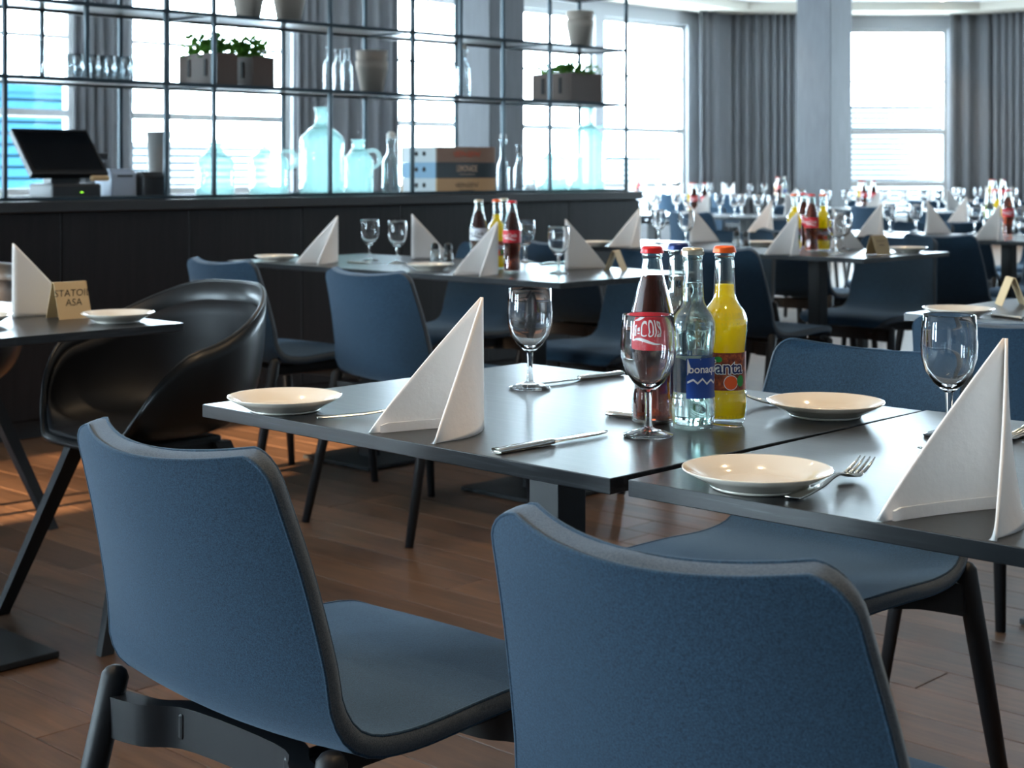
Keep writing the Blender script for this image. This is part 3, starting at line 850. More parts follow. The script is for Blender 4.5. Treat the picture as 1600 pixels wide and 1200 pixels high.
# ---------------------------------------------------------------- upholstered dining chair
def chair_build():
    r = empty('dining_chair')
    # centre line of the shell from seat front to top of back: (y, z, half width, hollow)
    prof = crom([(0.235, 0.433, 0.205, -.010), (0.228, 0.455, 0.212, -.006), (0.17, 0.467, 0.222, 0.0), (0.03, 0.462, 0.228, .004), (-0.10, 0.455, 0.228, .006),
                 (-0.175, 0.463, 0.224, .012), (-0.218, 0.500, 0.218, .022), (-0.240, 0.560, 0.212, .034), (-0.268, 0.655, 0.202, .040), (-0.292, 0.735, 0.192, .040), (-0.310, 0.790, 0.186, .040)], 600)
    cd = [0.0]
    for i in range(1, len(prof)): cd.append(cd[-1] + math.hypot(prof[i][0] - prof[i - 1][0], prof[i][1] - prof[i - 1][1]))
    e_ = .06; Ld = cd[-1]
    want = [e_ * (1 - math.cos(PI / 2 * k / 8)) for k in range(8)] + [e_ + (Ld - 2 * e_) * k / 32 for k in range(33)] + [Ld - e_ + e_ * math.sin(PI / 2 * k / 8) for k in range(1, 9)]
    prof = [prof[min(range(len(cd)), key=lambda i: abs(cd[i] - w))] for w in want]
    ns = len(prof); nt = 18
    pts = [[None] * (nt + 1) for _ in range(ns)]
    cum = [0.0]
    for i in range(1, ns): cum.append(cum[-1] + math.hypot(prof[i][0] - prof[i - 1][0], prof[i][1] - prof[i - 1][1]))
    Lc = cum[-1]
    for i, (y, z, hw, hol) in enumerate(prof):
        a, b_ = prof[max(i - 1, 0)], prof[min(i + 1, ns - 1)]
        ty, tz = b_[0] - a[0], b_[1] - a[1]; q = math.hypot(ty, tz); ty, tz = ty / q, tz / q
        ny, nz = tz, -ty          # inner side: up on the seat, forward on the back
        for rc, d in ((0.034, Lc - cum[i]), (0.05, cum[i])):
            if d < rc: hw -= rc * (1 - math.sqrt(max(0, 1 - ((rc - d) / rc) ** 2)))
        for k in range(nt + 1):
            t_ = -1 + 2 * k / nt; t_ = math.sin(t_ * PI / 2) * .35 + t_ * .65
            o_ = hol * t_ * t_
            pts[i][k] = Vector((hw * t_, y + ny * o_, z + nz * o_))
    nrm = [[None] * (nt + 1) for _ in range(ns)]
    for i in range(ns):
        for k in range(nt + 1):
            a, b_ = prof[max(i - 1, 0)], prof[min(i + 1, ns - 1)]
            ty, tz = b_[0] - a[0], b_[1] - a[1]; q = math.hypot(ty, tz)
            hol, hw = prof[i][3], prof[i][2]
            sl = 2 * hol * (pts[i][k].x / hw) / hw
            nrm[i][k] = Vector((-sl, tz / q, -ty / q)).normalized()
    TH = 0.025
    split = min(range(ns), key=lambda i: abs(prof[i][0] + .218) + abs(prof[i][1] - .50))
    def sheet(name, i0, i1):
        v, f = [], []
        nn = []
        for i in range(i0, i1 + 1):
            for k in range(nt + 1):
                v.append(pts[i][k] + nrm[i][k] * TH / 2); nn.append(nrm[i][k])
        off = len(v)
        for i in range(i0, i1 + 1):
            for k in range(nt + 1):
                v.append(pts[i][k] - nrm[i][k] * TH / 2); nn.append(-nrm[i][k])
        c = nt + 1
        for i in range(i1 - i0):
            for k in range(nt):
                f.append((i * c + k, i * c + k + 1, (i + 1) * c + k + 1, (i + 1) * c + k))
                f.append((off + i * c + k, off + (i + 1) * c + k, off + (i + 1) * c + k + 1, off + i * c + k + 1))
        me = bpy.data.meshes.new(name); me.from_pydata([tuple(p) for p in v], [], f); me.update()
        # orient faces along the stored normals
        bm = bmesh.new(); bm.from_mesh(me); bm.verts.ensure_lookup_table()
        for ff in bm.faces:
            ff.normal_update()
            if ff.normal.dot(nn[ff.verts[0].index]) < 0: ff.normal_flip()
            ff.smooth = True
        bm.to_mesh(me); bm.free()
        me.normals_split_custom_set_from_vertices([tuple(x) for x in nn])
        me.materials.append(M['blue_wool'])
        o = bpy.data.objects.new(name, me); COL.objects.link(o); o.parent = r
    sheet('seat', 0, split); sheet('backrest', split, ns - 1)
    # edge band round the whole shell
    ring = [(i, 0) for i in range(ns)] + [(ns - 1, k) for k in range(1, nt + 1)] + [(i, nt) for i in range(ns - 2, -1, -1)] + [(0, k) for k in range(nt - 1, 0, -1)]
    v, f = [], []
    R_ = len(ring)
    for (i, k) in ring:
        p, n_ = pts[i][k], nrm[i][k]
        out = (p - pts[min(max(i, 4), ns - 5)][nt // 2]); out -= n_ * out.dot(n_)
        if out.length > 1e-9: out.normalize()
        v += [p + n_ * TH / 2, p + n_ * TH * .25 + out * .005, p - n_ * TH * .25 + out * .005, p - n_ * TH / 2]
    for j in range(R_):
        j2 = (j + 1) % R_
        for q in range(3): f.append((j * 4 + q, j2 * 4 + q, j2 * 4 + q + 1, j * 4 + q + 1))
    obj('edge_band', v, f, 'blue_wool_edge', r)
    for sgn in (-1, 1):
        pth = [pts[i][k] + nrm[i][k] * sgn * (TH / 2 - .001) for (i, k) in ring]; pth.append(pth[0])
        tv, tf = tube_data(pth, 0.0022, 5, False); obj('piping', tv, tf, 'blue_wool', r)
    # frame
    lt = 0.462
    for sx in (-1, 1):
        for top, foot in (((0.216 * sx, -0.207, lt), (0.240 * sx, -0.318, 0.0)), ((0.222 * sx, 0.185, 0.420), (0.236 * sx, 0.225, 0.0))):
            T_, F_ = Vector(top), Vector(foot)
            d = (F_ - T_)
            path = [T_ - d.normalized() * .012, T_ - d.normalized() * .008, T_, T_ + d * .3, F_]
            tube('leg', path, [.006, .013, .018, .0175, .0125], 'leg_black', r, 14)
    for nm, y, z, dy in (('rear_rail', -0.210, 0.418, .045), ('front_rail', 0.178, 0.400, -.030)):
        path = crom([(-.218, y), (-.15, y + dy * .25), (-.09, y + dy), (.09, y + dy), (.15, y + dy * .25), (.218, y)], 24)
        v, f = [], []
        for x, yy in path: v += [(x, yy - .015, z - .030), (x, yy + .015, z - .030), (x, yy + .015, z + .022), (x, yy - .015, z + .022)]
        for q in range(len(path) - 1):
            for w in range(4): f.append((q * 4 + w, q * 4 + (w + 1) % 4, (q + 1) * 4 + (w + 1) % 4, (q + 1) * 4 + w))
        f += [(0, 1, 2, 3), tuple(len(v) - 4 + w for w in range(4))]
        o = obj(nm, v, f, 'leg_black', r, True); o.modifiers.new('sharp', 'EDGE_SPLIT').split_angle = math.radians(40)
    for sx in (-1, 1): box('side_rail', (sx * .115, -.005, .416), (.03, .36, .034), 'leg_black', r, .004)
    return r
ch = Proto(chair_build)
GC = 'blue upholstered dining chairs'
def chair(x, y, rz, label, group=GC): return ch.put((x, y, 0), rz, label, 'chair', group)
chair(-1.54, 1.315, 0, 'blue wool chair with its back to the camera, at the left foreground')
chair(-0.82, 1.315, 0, 'blue wool chair cut by the bottom edge, nearest to the camera')
chair(-1.43, 2.145, PI, 'blue wool chair across the foreground table, seat pushed under it')
chair(-1.50, 3.315, 0, 'blue wool chair with back turned at the right edge table')
chair(-3.62, 3.44, 0, 'blue wool chair pushed in at the second row behind the foreground plate')
chair(-4.42, 3.475, 0, 'blue wool chair at the second row partly behind the black armchair')
for y, nm in ((R3Y, 'second'), (R5Y, 'third'), (R6Y, 'fourth'), (R7Y, 'fifth')):
    for x, w_ in ((-4.51, 'half nearer the bar'), (-3.65, 'half away from the bar')):
        if y != R3Y: chair(x, y - .12, 0, 'blue wool chair on the near side of the %s row, %s' % (nm, w_))
        chair(x, y + .70 + .05, PI, 'blue wool chair on the far side of the %s row, %s' % (nm, w_))
for x, y, w_ in FAR:
    for k in (0, 1):
        chair(x + .43 + .86 * k, y - .06, 0, 'blue chair on the near side %s, %s one' % (w_, ('left', 'right')[k]), 'near chairs %s' % w_)
        chair(x + .43 + .86 * k, y + .76, PI, 'blue chair on the window side %s, %s one' % (w_, ('left', 'right')[k]), 'window-side chairs %s' % w_)
for k in range(3): chair(-13.29 + .87 * k, 16.3, 0, 'blue chair at the farthest row of tables, %s' % ORD[k], 'chairs at the farthest row')

# ---------------------------------------------------------------- black shell armchair
def armchair_build():
    r = empty('shell_armchair')
    nth, nr_ = 72, 22
    def rim(phi):
        lo, arm, back = 0.465, 0.672, 0.812
        z = lo + (arm - lo) * smooth01((phi - .55) / .85)
        return z + (back - arm) * smooth01((phi - 1.2) / 1.6)
    def R(phi):
        return 0.228 + .058 * smooth01(phi / 1.3) - .015 * smooth01((phi - 1.9) / 1.2)
    def pt(th, t_, off):
        phi = abs((th + PI) % (2 * PI) - PI)
        zr, R_ = rim(phi), R(phi)
        wall = smooth01((zr - .468) / .12)
        rr = R_ * ((1 - (1 - t_) ** 2.1) * wall + t_ * (1 - wall))
        zc = 0.461
        z = zc + (zr - zc) * t_ ** (3.2) - .012 * (1 - wall) * t_ ** 8
        rr += off * smooth01((t_ - .35) / .4) * (wall * .9 + .1)
        z -= off * (1 - smooth01((t_ - .3) / .6) * wall)
        return Vector((rr * math.sin(th), rr * math.cos(th), z))
    def surf(t1, off0, off1):
        v, f = [], []
        for off in (off0, off1):
            base = len(v)
            v.append(pt(0, 0, off))
            for j in range(1, nr_ + 1):
                for k in range(nth): v.append(pt(2 * PI * k / nth, t1 * j / nr_, off))
            for k in range(nth): f.append((base, base + 1 + k, base + 1 + (k + 1) % nth))
            for j in range(1, nr_):
                for k in range(nth):
                    a = base + 1 + (j - 1) * nth + k; b_ = base + 1 + (j - 1) * nth + (k + 1) % nth
                    f.append((a, b_, b_ + nth, a + nth))
        h = 1 + nr_ * nth; e = 1 + (nr_ - 1) * nth
        for k in range(nth): f.append((e + k, e + (k + 1) % nth, h + e + (k + 1) % nth, h + e + k))
        return v, f
    v, f = surf(1.0, 0.0, 0.013); obj('shell', v, f, 'shell_plastic', r)
    v, f = surf(0.955, -0.009, -0.0015); obj('inner_cover', v, f, 'black_leather', r)
    rp = [pt(2 * PI * k / nth, 1.0, .006) for k in range(nth + 1)]
    tv, tf = tube_data(rp, .006, 8, False); obj('rim', tv, tf, 'shell_plastic', r)
    box('mount_plate', (0, 0, .431), (.26, .26, .022), 'steel_black', r, .006)
    for sx in (-1, 1):
        for sy in (-1, 1):
            T_, F_ = Vector((.135 * sx, .12 * sy, .428)), Vector((.238 * sx, .275 * sy, 0))
            d = F_ - T_; ex = Vector((1, 0, 0)); ey = Vector((0, 1, 0))
            v = []
            for p, w1, w2 in ((T_, .024, .014), (F_, .017, .011)):
                v += [p + ex * w2 * a + ey * w1 * b_ for a, b_ in ((-1, -1), (1, -1), (1, 1), (-1, 1))]
            obj('leg', v, [(0, 1, 2, 3), (4, 5, 6, 7), (0, 1, 5, 4), (1, 2, 6, 5), (2, 3, 7, 6), (3, 0, 4, 7)], 'leg_black', r, False)
        box('leg_rail', (.118 * sx, 0, .418), (.026, .26, .024), 'leg_black', r, .004)
    return r
ac = Proto(armchair_build)
ac.put((-3.38, 2.23, 0), PI, 'black shell armchair with curved rim behind the name card table', 'armchair', 'black shell armchairs')
ac.put((-4.52, 2.20, 0), PI + .25, 'black shell armchair cut by the left edge of the picture', 'armchair', 'black shell armchairs')

# ---------------------------------------------------------------- tableware prototypes
def goblet_build():
    r = empty('wine_glass')
    H = 0.161
    bo = [(.0052, .058), (.010, .0615), (.021, .071), (.031, .086), (.0362, .104), (.0372, .120), (.0360, .140), (.0345, .1600), (.0340, H), (.0334, .1600), (.0345, .140), (.0354, .120), (.0344, .104), (.0290, .0875), (.019, .074), (.008, .067), (0, .0655)]
    lathe('bowl', bo, 'clear_glass', r, 36, fixed=True)
    lathe('stem', [(.0058, .0115), (.0046, .020), (.0043, .036), (.0047, .050), (.0052, .058)], 'clear_glass', r, 36, fixed=True)
    lathe('foot', [(0, 0.0), (.032, 0.0), (.0335, .0012), (.0330, .0026), (.020, .0065), (.010, .0095), (.0058, .0115)], 'clear_glass', r, 36, fixed=True)
    return r
gob = Proto(goblet_build)
def plate_build():
    r = empty('side_plate')
    lathe('plate_body', [(0, .0055), (.046, .0055), (.052, .0062), (.058, .0105), (.066, .0155), (.0815, .0215), (.0832, .0222), (.0834, .0205), (.070, .0132), (.058, .0065), (.052, .0028), (.050, .002), (0, .002)], 'porcelain', r, 56)
    lathe('foot_ring', [(.048, .003), (.0475, 0), (.050, 0), (.053, .0032)], 'porcelain', r, 56, True)
    return r
plt_ = Proto(plate_build)
def napkin_build():
    H = 0.176
    def panel(side):
        tip = Vector((.062 * side, -.150, 0)); bulge = Vector((.022, .004, 0)) if side > 0 else Vector((-.003, 0, 0))
        nS, nT = 16, 14
        g = []
        for j in range(nT + 1):
            row = []
            for i in range(nS + 1):
                s = i / nS; t_ = j / nT
                top = H * (1 - s) ** .93 * (1 if s < .985 else .6)
                z = top * t_
                k = 1 - t_ * .85
                p = tip * s + bulge * math.sin(PI * min(1, s * 1.02)) * k * (1 - .4 * t_)
                # the tips curl slightly and lift from the cloth
                p += Vector((-.006 * side, 0, 0)) * s * s * (1 - t_)
                row.append(Vector((p.x, p.y, z)))
            g.append(row)
        return g
    v, f = [], []
    for side in (-1, 1):
        g = panel(side); nT, nS = len(g), len(g[0])
        for lay in (0, 1):
            base = len(v)
            for j in range(nT):
                for i in range(nS):
                    p = g[j][i].copy()
                    d = Vector((side, .35, 0)).normalized() * (.0045 * lay * (1 - .3 * j / nT))
                    v.append(p + d)
            for j in range(nT - 1):
                for i in range(nS - 1):
                    a = base + j * nS + i
                    f.append((a, a + 1, a + nS + 1, a + nS))
        b0, b1 = len(v) - 2 * nT * nS, len(v) - nT * nS
        for j in range(nT - 1):
            for i in (0, nS - 1): f.append((b0 + j * nS + i, b0 + (j + 1) * nS + i, b1 + (j + 1) * nS + i, b1 + j * nS + i))
        for i in range(nS - 1):
            for j in (0, nT - 1): f.append((b0 + j * nS + i, b0 + j * nS + i + 1, b1 + j * nS + i + 1, b1 + j * nS + i))
    r = empty('napkin')
    o = obj('folded_cloth', v, f, 'napkin_paper', r)
    hv, hf = [], []
    for side in (-1,):
        g = panel(side); base = len(hv)
        for s in range(0, 16):
            p = g[0][s]
            inn = Vector((-side, 0, 0)) * .0022
            z1 = min(.0125, g[-1][s].z * .75)
            hv += [p + inn, p + inn + Vector((0, 0, z1)), p + inn * 2.2 + Vector((0, 0, z1)), p + inn * 2.4]
        for s in range(15):
            for q in range(4): hf.append((base + s * 4 + q, base + (s + 1) * 4 + q, base + (s + 1) * 4 + (q + 1) % 4, base + s * 4 + (q + 1) % 4))
    obj('hem_fold', hv, hf, 'napkin_paper', r, False)
    return r
nap = Proto(napkin_build)
def fork_build():
    r = empty('fork')
    # along +X from handle end; flat ribbon with thickness
    hp = [(0, .0085, .0015), (.004, .0105, .0018), (.03, .0095, .0022), (.07, .0065, .004), (.10, .0035, .0075), (.118, .0032, .0085), (.130, .0060, .0065)]
    c = crom(hp, 24); v, f = [], []
    for x, w, z in c: v += [(x, -w, z), (x, w, z), (x, w * .8, z + .0024), (x, -w * .8, z + .0024)]
    for i in range(len(c) - 1):
        for q in range(4): f.append((i * 4 + q, i * 4 + (q + 1) % 4, (i + 1) * 4 + (q + 1) % 4, (i + 1) * 4 + q))
    f += [(0, 1, 2, 3), tuple(len(v) - 4 + q for q in range(4))]
    obj('handle', v, f, 'cutlery_steel', r)
    hd = crom([(.130, .0060, .0065), (.138, .0105, .0030), (.150, .0122, .0018), (.158, .0122, .0028)], 10); v, f = [], []
    for x, w, z in hd: v += [(x, -w, z + .001), (x, 0, z), (x, w, z + .001), (x, w, z + .0028), (x, 0, z + .0018), (x, -w, z + .0028)]
    for i in range(len(hd) - 1):
        for q in range(6): f.append((i * 6 + q, i * 6 + (q + 1) % 6, (i + 1) * 6 + (q + 1) % 6, (i + 1) * 6 + q))
    f += [tuple(range(6)), tuple(len(v) - 6 + q for q in range(6))]
    obj('head', v, f, 'cutlery_steel', r)
    for k in range(4):
        yc = (-1.5 + k) * .0064
        tv, tf = tube_data([(.156, yc, .0042), (.170, yc, .0070), (.184, yc * .98, .0115), (.197, yc * .96, .0175)], [.0020, .0018, .0015, .0009], 6)
        obj('tine', tv, tf, 'cutlery_steel', r)
    return r
def knife_build():
    r = empty('table_knife')
    c = crom([(0, .0085, 0), (.004, .0095, 0), (.05, .0085, 0), (.085, .0065, 0), (.098, .0055, 0)], 16); v, f = [], []
    for x, w, z in c: v += [(x, -w, .0012), (x, -w * .5, 0), (x, w * .5, 0), (x, w, .0012), (x, w, .0055), (x, w * .5, .0068), (x, -w * .5, .0068), (x, -w, .0055)]
    for i in range(len(c) - 1):
        for q in range(8): f.append((i * 8 + q, i * 8 + (q + 1) % 8, (i + 1) * 8 + (q + 1) % 8, (i + 1) * 8 + q))
    f += [tuple(range(8)), tuple(len(v) - 8 + q for q in range(8))]
    obj('handle', v, f, 'cutlery_steel', r)
    c = [(.098, -.0055, .0050), (.106, -.0060, .0085), (.15, -.0060, .0095), (.185, -.0050, .0095), (.203, .0010, .0080), (.210, .0065, .0070)]; v, f = [], []
    for x, a, b_ in c: v += [(x, a, .0022), (x, b_, .0018), (x, b_, .0036), (x, a, .0026)]
    for i in range(len(c) - 1):
        for q in range(4): f.append((i * 4 + q, i * 4 + (q + 1) % 4, (i + 1) * 4 + (q + 1) % 4, (i + 1) * 4 + q))
    f += [(0, 1, 2, 3), tuple(len(v) - 4 + q for q in range(4))]
    obj('blade', v, f, 'cutlery_steel', r)
    return r
frk, knf = Proto(fork_build), Proto(knife_build)

# soft drink bottles
SODA = [(.0, .0015), (.024, 0), (.0285, .003), (.0312, .018), (.0316, .032), (.0300, .043), (.0290, .049), (.0294, .10), (.0308, .118), (.0322, .132), (.0316, .144), (.0270, .156), (.0200, .1655), (.0162, .173), (.0150, .185), (.0138, .215), (.0128, .229), (.0142, .231), (.0142, .236), (.0130, .2375), (.0130, .243)]
COLA = [(.0, .0015), (.024, 0), (.0282, .003), (.0295, .012), (.0285, .030), (.0262, .052), (.0278, .072), (.0306, .092), (.0312, .104), (.0312, .144), (.0300, .152), (.0250, .172), (.0200, .190), (.0165, .204), (.0142, .220), (.0130, .229), (.0144, .231), (.0144, .236), (.0130, .2375), (.0130, .243)]
def r_at(prof, z):
    for (r0, z0), (r1, z1) in zip(prof[1:-1], prof[2:]):
        if z0 <= z <= z1 and z1 > z0: return r0 + (r1 - r0) * (z - z0) / (z1 - z0)
    return prof[-1][0]
def smooth_prof(p, n):
    return [(max(a, 0), max(b_, 0)) for a, b_ in crom(p, n)]
def bottle_build(name, prof, liq, level, cap):
    r = empty(name)
    out = prof[:2] + smooth_prof(prof[1:], 60)[1:]
    th = .0022
    inn = [(max(a - th, .001), b_) for a, b_ in out if b_ > .006][::-1]
    lathe('glass_body', out + inn + [(0, .0065)], 'bottle_thin', r, 36)
    lv = [(max(r_at(prof, z) - th + .0004, .001), z) for z in [.0075 + (level - .0075) * k / 26 for k in range(27)]]
    if liq: lathe('drink', [(0, .0074)] + lv + [(0, level)], liq, r, 32)
    # crown cap with crimped skirt
    v, f = [], []
    n_ = 42
    for q, (rr, z, cr) in enumerate([(.0158, .2365, .0007), (.0152, .2405, .0005), (.0148, .2435, 0), (.0125, .2458, 0)]):
        for k in range(n_):
            a = 2 * PI * k / n_; R_ = rr + cr * (1 if k % 2 else -1); v.append((R_ * math.cos(a), R_ * math.sin(a), z))
    v.append((0, 0, .2463))
    for q in range(3):
        for k in range(n_): f.append((q * n_ + k, q * n_ + (k + 1) % n_, (q + 1) * n_ + (k + 1) % n_, (q + 1) * n_ + k))
    for k in range(n_): f.append((3 * n_ + k, 3 * n_ + (k + 1) % n_, 4 * n_))
    obj('crown_cap', v, f, cap, r)
    return r
def label_band(parent, prof, z0, z1, mt, a0=0, a1=2 * PI, off=.0006, name='label'):
    v, f = [], []
    n_ = 40; m_ = 6
    for q in range(m_ + 1):
        z = z0 + (z1 - z0) * q / m_
        for k in range(n_ + 1):
            a = a0 + (a1 - a0) * k / n_; R_ = r_at(prof, z) + off
            v.append((R_ * math.cos(a), R_ * math.sin(a), z))
    for q in range(m_):
        for k in range(n_): f.append((q * (n_ + 1) + k, q * (n_ + 1) + k + 1, (q + 1) * (n_ + 1) + k + 1, (q + 1) * (n_ + 1) + k))
    return obj(name, v, f, mt, parent)
def wrap(prof, zc, a_c, off=.0011):
    def fn(x, y):
        R_ = r_at(prof, zc + y) + off; a = a_c + x / R_
        return Vector((R_ * math.cos(a), R_ * math.sin(a), zc + y))
    return fn
def disc(parent, prof, zc, ac_, rx, rz_, mt, off, name='print'):
    v = [wrap(prof, zc, ac_, off)(0, 0)]; f = []
    for k in range(20):
        a = 2 * PI * k / 20; v.append(wrap(prof, zc, ac_, off)(rx * math.cos(a), rz_ * math.sin(a)))
    for k in range(20): f.append((0, 1 + k, 1 + (k + 1) % 20))
    return obj(name, v, f, mt, parent)
# local angle that faces the camera: direction (+sin, -cos) of the camera yaw
FACE = math.atan2(-CA, SA)
def cola_build(cap='cap_red', lab='label_red', ink='ink_white'):
    def b():
        r = bottle_build('cola_bottle', COLA, 'cola', .206, cap)
        lb = label_band(r, COLA, .103, .145, lab)
        for a in (FACE - .70, FACE + PI - .70):
            text_mesh('lettering', 'Coca-Cola', .0165, ink, lb, wrap(COLA, .127, a), shear=.35, bold=.0002, space=1.08)
            v, f = [], []
            for k in range(13):
                s = k / 12; x = -.012 + .050 * s; y = -.0130 + .003 * math.sin(s * 5); w = .0018 * math.sin(PI * s) + .0003
                v += [wrap(COLA, .128, a)(x, y - w), wrap(COLA, .128, a)(x, y + w)]
            for k in range(12): f.append((2 * k, 2 * k + 2, 2 * k + 3, 2 * k + 1))
            obj('wave_ribbon', v, f, ink, lb)
        return r
    return b
def fanta_build():
    r = bottle_build('orange_soda_bottle', SODA, 'orange_soda', .192, 'cap_orange')
    lb = label_band(r, SODA, .047, .099, 'fanta_label')
    for a in (FACE - .08, FACE + PI):
        disc(lb, SODA, .058, a + .25, .0105, .0105, 'label_white', .0009, 'fruit_outline')
        disc(lb, SODA, .058, a + .25, .0095, .0095, 'fruit_orange', .0012, 'orange_fruit')
        disc(lb, SODA, .060, a + .75, .006, .008, 'leaf_print', .0012, 'leaf')
        disc(lb, SODA, .090, a - .35, .006, .004, 'leaf_print', .0012, 'leaf')
        text_mesh('lettering_outline', 'Fanta', .0255, 'ink_white', lb, wrap(SODA, .0785, a, .0013), bold=.0014, space=.95)
        text_mesh('lettering', 'Fanta', .0255, 'ink_navy', lb, wrap(SODA, .0785, a, .0017), bold=.0003, space=.95)
    return r
def water_build(cap='cap_gold'):
    def b():
        r = bottle_build('water_bottle', SODA, 'water', .198, cap)
        for a in (FACE + .35, FACE + PI + .35):
            lb = label_band(r, SODA, .044, .098, 'label_blue', a - .85, a + .95)
            v = [wrap(SODA, .071, a, .0009)(x, y) for x, y in ((-.024, .026), (-.005, .026), (-.020, .012), (-.024, .004))]
            obj('white_corner', v, [(0, 1, 2, 3)], 'label_white', lb)
            pts_ = [(-.024, -.004), (-.016, .000), (-.010, -.005), (-.003, .001), (.004, -.006), (.012, -.001), (.020, -.006), (.026, -.002)]
            v = []; f = []
            for x, y in pts_: v += [wrap(SODA, .071, a, .0009)(x, y - .0030), wrap(SODA, .071, a, .0009)(x, y)]
            for k in range(len(pts_) - 1): f.append((2 * k, 2 * k + 2, 2 * k + 3, 2 * k + 1))
            obj('mountain_print', v, f, 'label_white', lb)
            text_mesh('lettering', 'bonaqua', .0150, 'ink_white', lb, wrap(SODA, .083, a + .1), bold=.0002)
        return r
    return b
cola_p = Proto(cola_build()); fanta_p = Proto(fanta_build); water_p = Proto(water_build()); bwater_p = Proto(water_build('cap_blue'))
light_p = Proto(cola_build('cap_gold', 'label_silver', 'ink_black'))

def card_build(w=0.085, h=0.072, words_=None, size=.022, marks=False):
    def b():
        r = empty('tent_card')
        half = .032; t_ = .0006
        v = []
        for y in (-w / 2, w / 2):
            v += [(half, y, 0), (.004, y, h), (-.004, y, h), (-half, y, 0), (-half + .0014, y, 0), (-.003, y, h - .0018), (.003, y, h - .0018), (half - .0014, y, 0)]
        f = [tuple(range(8)), tuple(range(15, 7, -1))] + [(i, (i + 1) % 8, 8 + (i + 1) % 8, 8 + i) for i in range(8)]
        obj('card', v, f, 'card_kraft', r, False)
        if words_ is not None or marks:
            sl = math.hypot(half - .004, h); dx = -(half - .004) / sl; dz = h / sl
            def fn(a, c): 
                q = sl * .56 + c
                return Vector((half + dx * q + .0006, a, dz * q + .0004))
            if marks:
                for q_, wd in ((.012, .055), (-.006, .035)): scribble('handwriting', r, lambda a, c, q_=q_: fn(a, c + q_), wd, .010, .0014, 'crate_brown')
            else: text_mesh('handwriting', words_, size, 'ink_black', r, fn, shear=.18, bold=-.0001)
        return r
    return b

# ---------------------------------------------------------------- what stands on the two foreground tables
def put(pr, px, py, label, cat, group=None, rz=0.0, z=TZ): 
    p = tp(px, py, z); return pr.put((p.x, p.y, TZ + .0004), rz, label, cat, group)
def lay(pr, a, b_, label, cat, group=None, L=None, dz=0.0):
    """cutlery: handle end at pixel a, pointing to pixel b"""
    p, q = tp(*a), tp(*b_); d = q - p
    return pr.put((p.x, p.y, TZ + .0004 + dz), math.atan2(d.y, d.x), label, cat, group)
GG, GP, GN, GK = 'stemmed wine glasses', 'white side plates', 'pyramid folded napkins', 'table cutlery'
put(plt_, 445, 618, 'white side plate near the left corner of the foreground table', 'plate', GP, z=TZ + .022)
put(plt_, 1183, 731, 'white side plate in front of the drink bottles, nearest to the camera', 'plate', GP, z=TZ + .022)
put(plt_, 1290, 626, 'white side plate behind the orange soda on the foreground table', 'plate', GP, z=TZ + .022)
put(nap, 752, 664, 'white pyramid napkin at the left of the foreground table', 'napkin', GN)
put(nap, 1570, 792, 'white pyramid napkin at the right edge, nearest to the camera', 'napkin', GN)
put(gob, 828, 607, 'empty wine glass behind the napkin on the foreground table', 'wine glass', GG)
put(gob, 1013, 681, 'empty wine glass in front of the cola bottle', 'wine glass', GG)
put(gob, 1483, 682, 'empty wine glass left of the nearest napkin at the right edge', 'wine glass', GG)
GB = 'soft drink bottles'
put(cola_p, 1019, 661, 'cola bottle with red cap and red label behind the wine glass', 'bottle', GB, rz=-.15)
put(water_p, 1082, 669, 'clear water bottle with blue label in the foreground group', 'bottle', GB, rz=.10)
put(fanta_p, 1132, 659, 'yellow orange soda bottle with orange cap in the foreground group', 'bottle', GB, rz=.0)
put(bwater_p, 1060, 645, 'water bottle with dark blue cap, hidden behind the foreground bottles', 'bottle', GB, rz=1.2)
lay(frk, (494, 655), (680, 648), 'steel fork beside the left plate, tines behind the napkin', 'fork', GK)
lay(frk, (1237, 782), (1395, 722), 'steel fork right of the nearest plate, tines up', 'fork', GK)
lay(knf, (776, 709), (955, 678), 'steel knife at the front edge between napkin and bottles', 'knife', GK)
lay(knf, (970, 586), (840, 602), 'steel knife lying behind the wine glass at the far table edge', 'knife', GK)
lay(knf, (952, 649), (1120, 668), 'steel knife with only its handle showing left of the cola bottle', 'knife', GK)
lay(frk, (1367, 634), (1163, 633), 'steel fork partly hidden behind the orange soda bottle', 'fork', GK)
lay(frk, (1441, 704), (1560, 690), 'steel fork almost hidden behind the nearest napkin', 'fork', GK)
lay(knf, (1640, 674), (1540, 694), 'steel knife at the right edge behind the nearest napkin', 'knife', GK)

# left table with the name card
GCd = 'kraft paper tent cards'
p = tp(108, 497); r = Proto(card_build(.085, .086, 'STATOIL\nASA', .024)).put((p.x, p.y, TZ + .0004), math.radians(-2), 'kraft tent card with handwritten name at the left edge', 'tent card', GCd)
put(nap, 21, 496, 'white pyramid napkin behind the handwritten name card', 'napkin', GN, rz=PI + .3)
put(plt_, 184, 488, 'white side plate right of the handwritten name card', 'plate', GP, z=TZ + .022)
put(plt_, -40, 492, 'white side plate outside the left edge', 'plate', GP, z=TZ + .022)
# right edge table
put(plt_, 1498, 481, 'white side plate on the right edge table behind the blue chair', 'plate', GP, z=TZ + .022)
p = tp(1568, 476); Proto(card_build(.085, .072)).put((p.x + .02, p.y, TZ + .0004), math.radians(38), 'kraft tent card seen end-on at the right edge', 'tent card', GCd)
lay(knf, (1600, 500), (1545, 494), 'steel knife beside the plate on the right edge table', 'knife', GK)

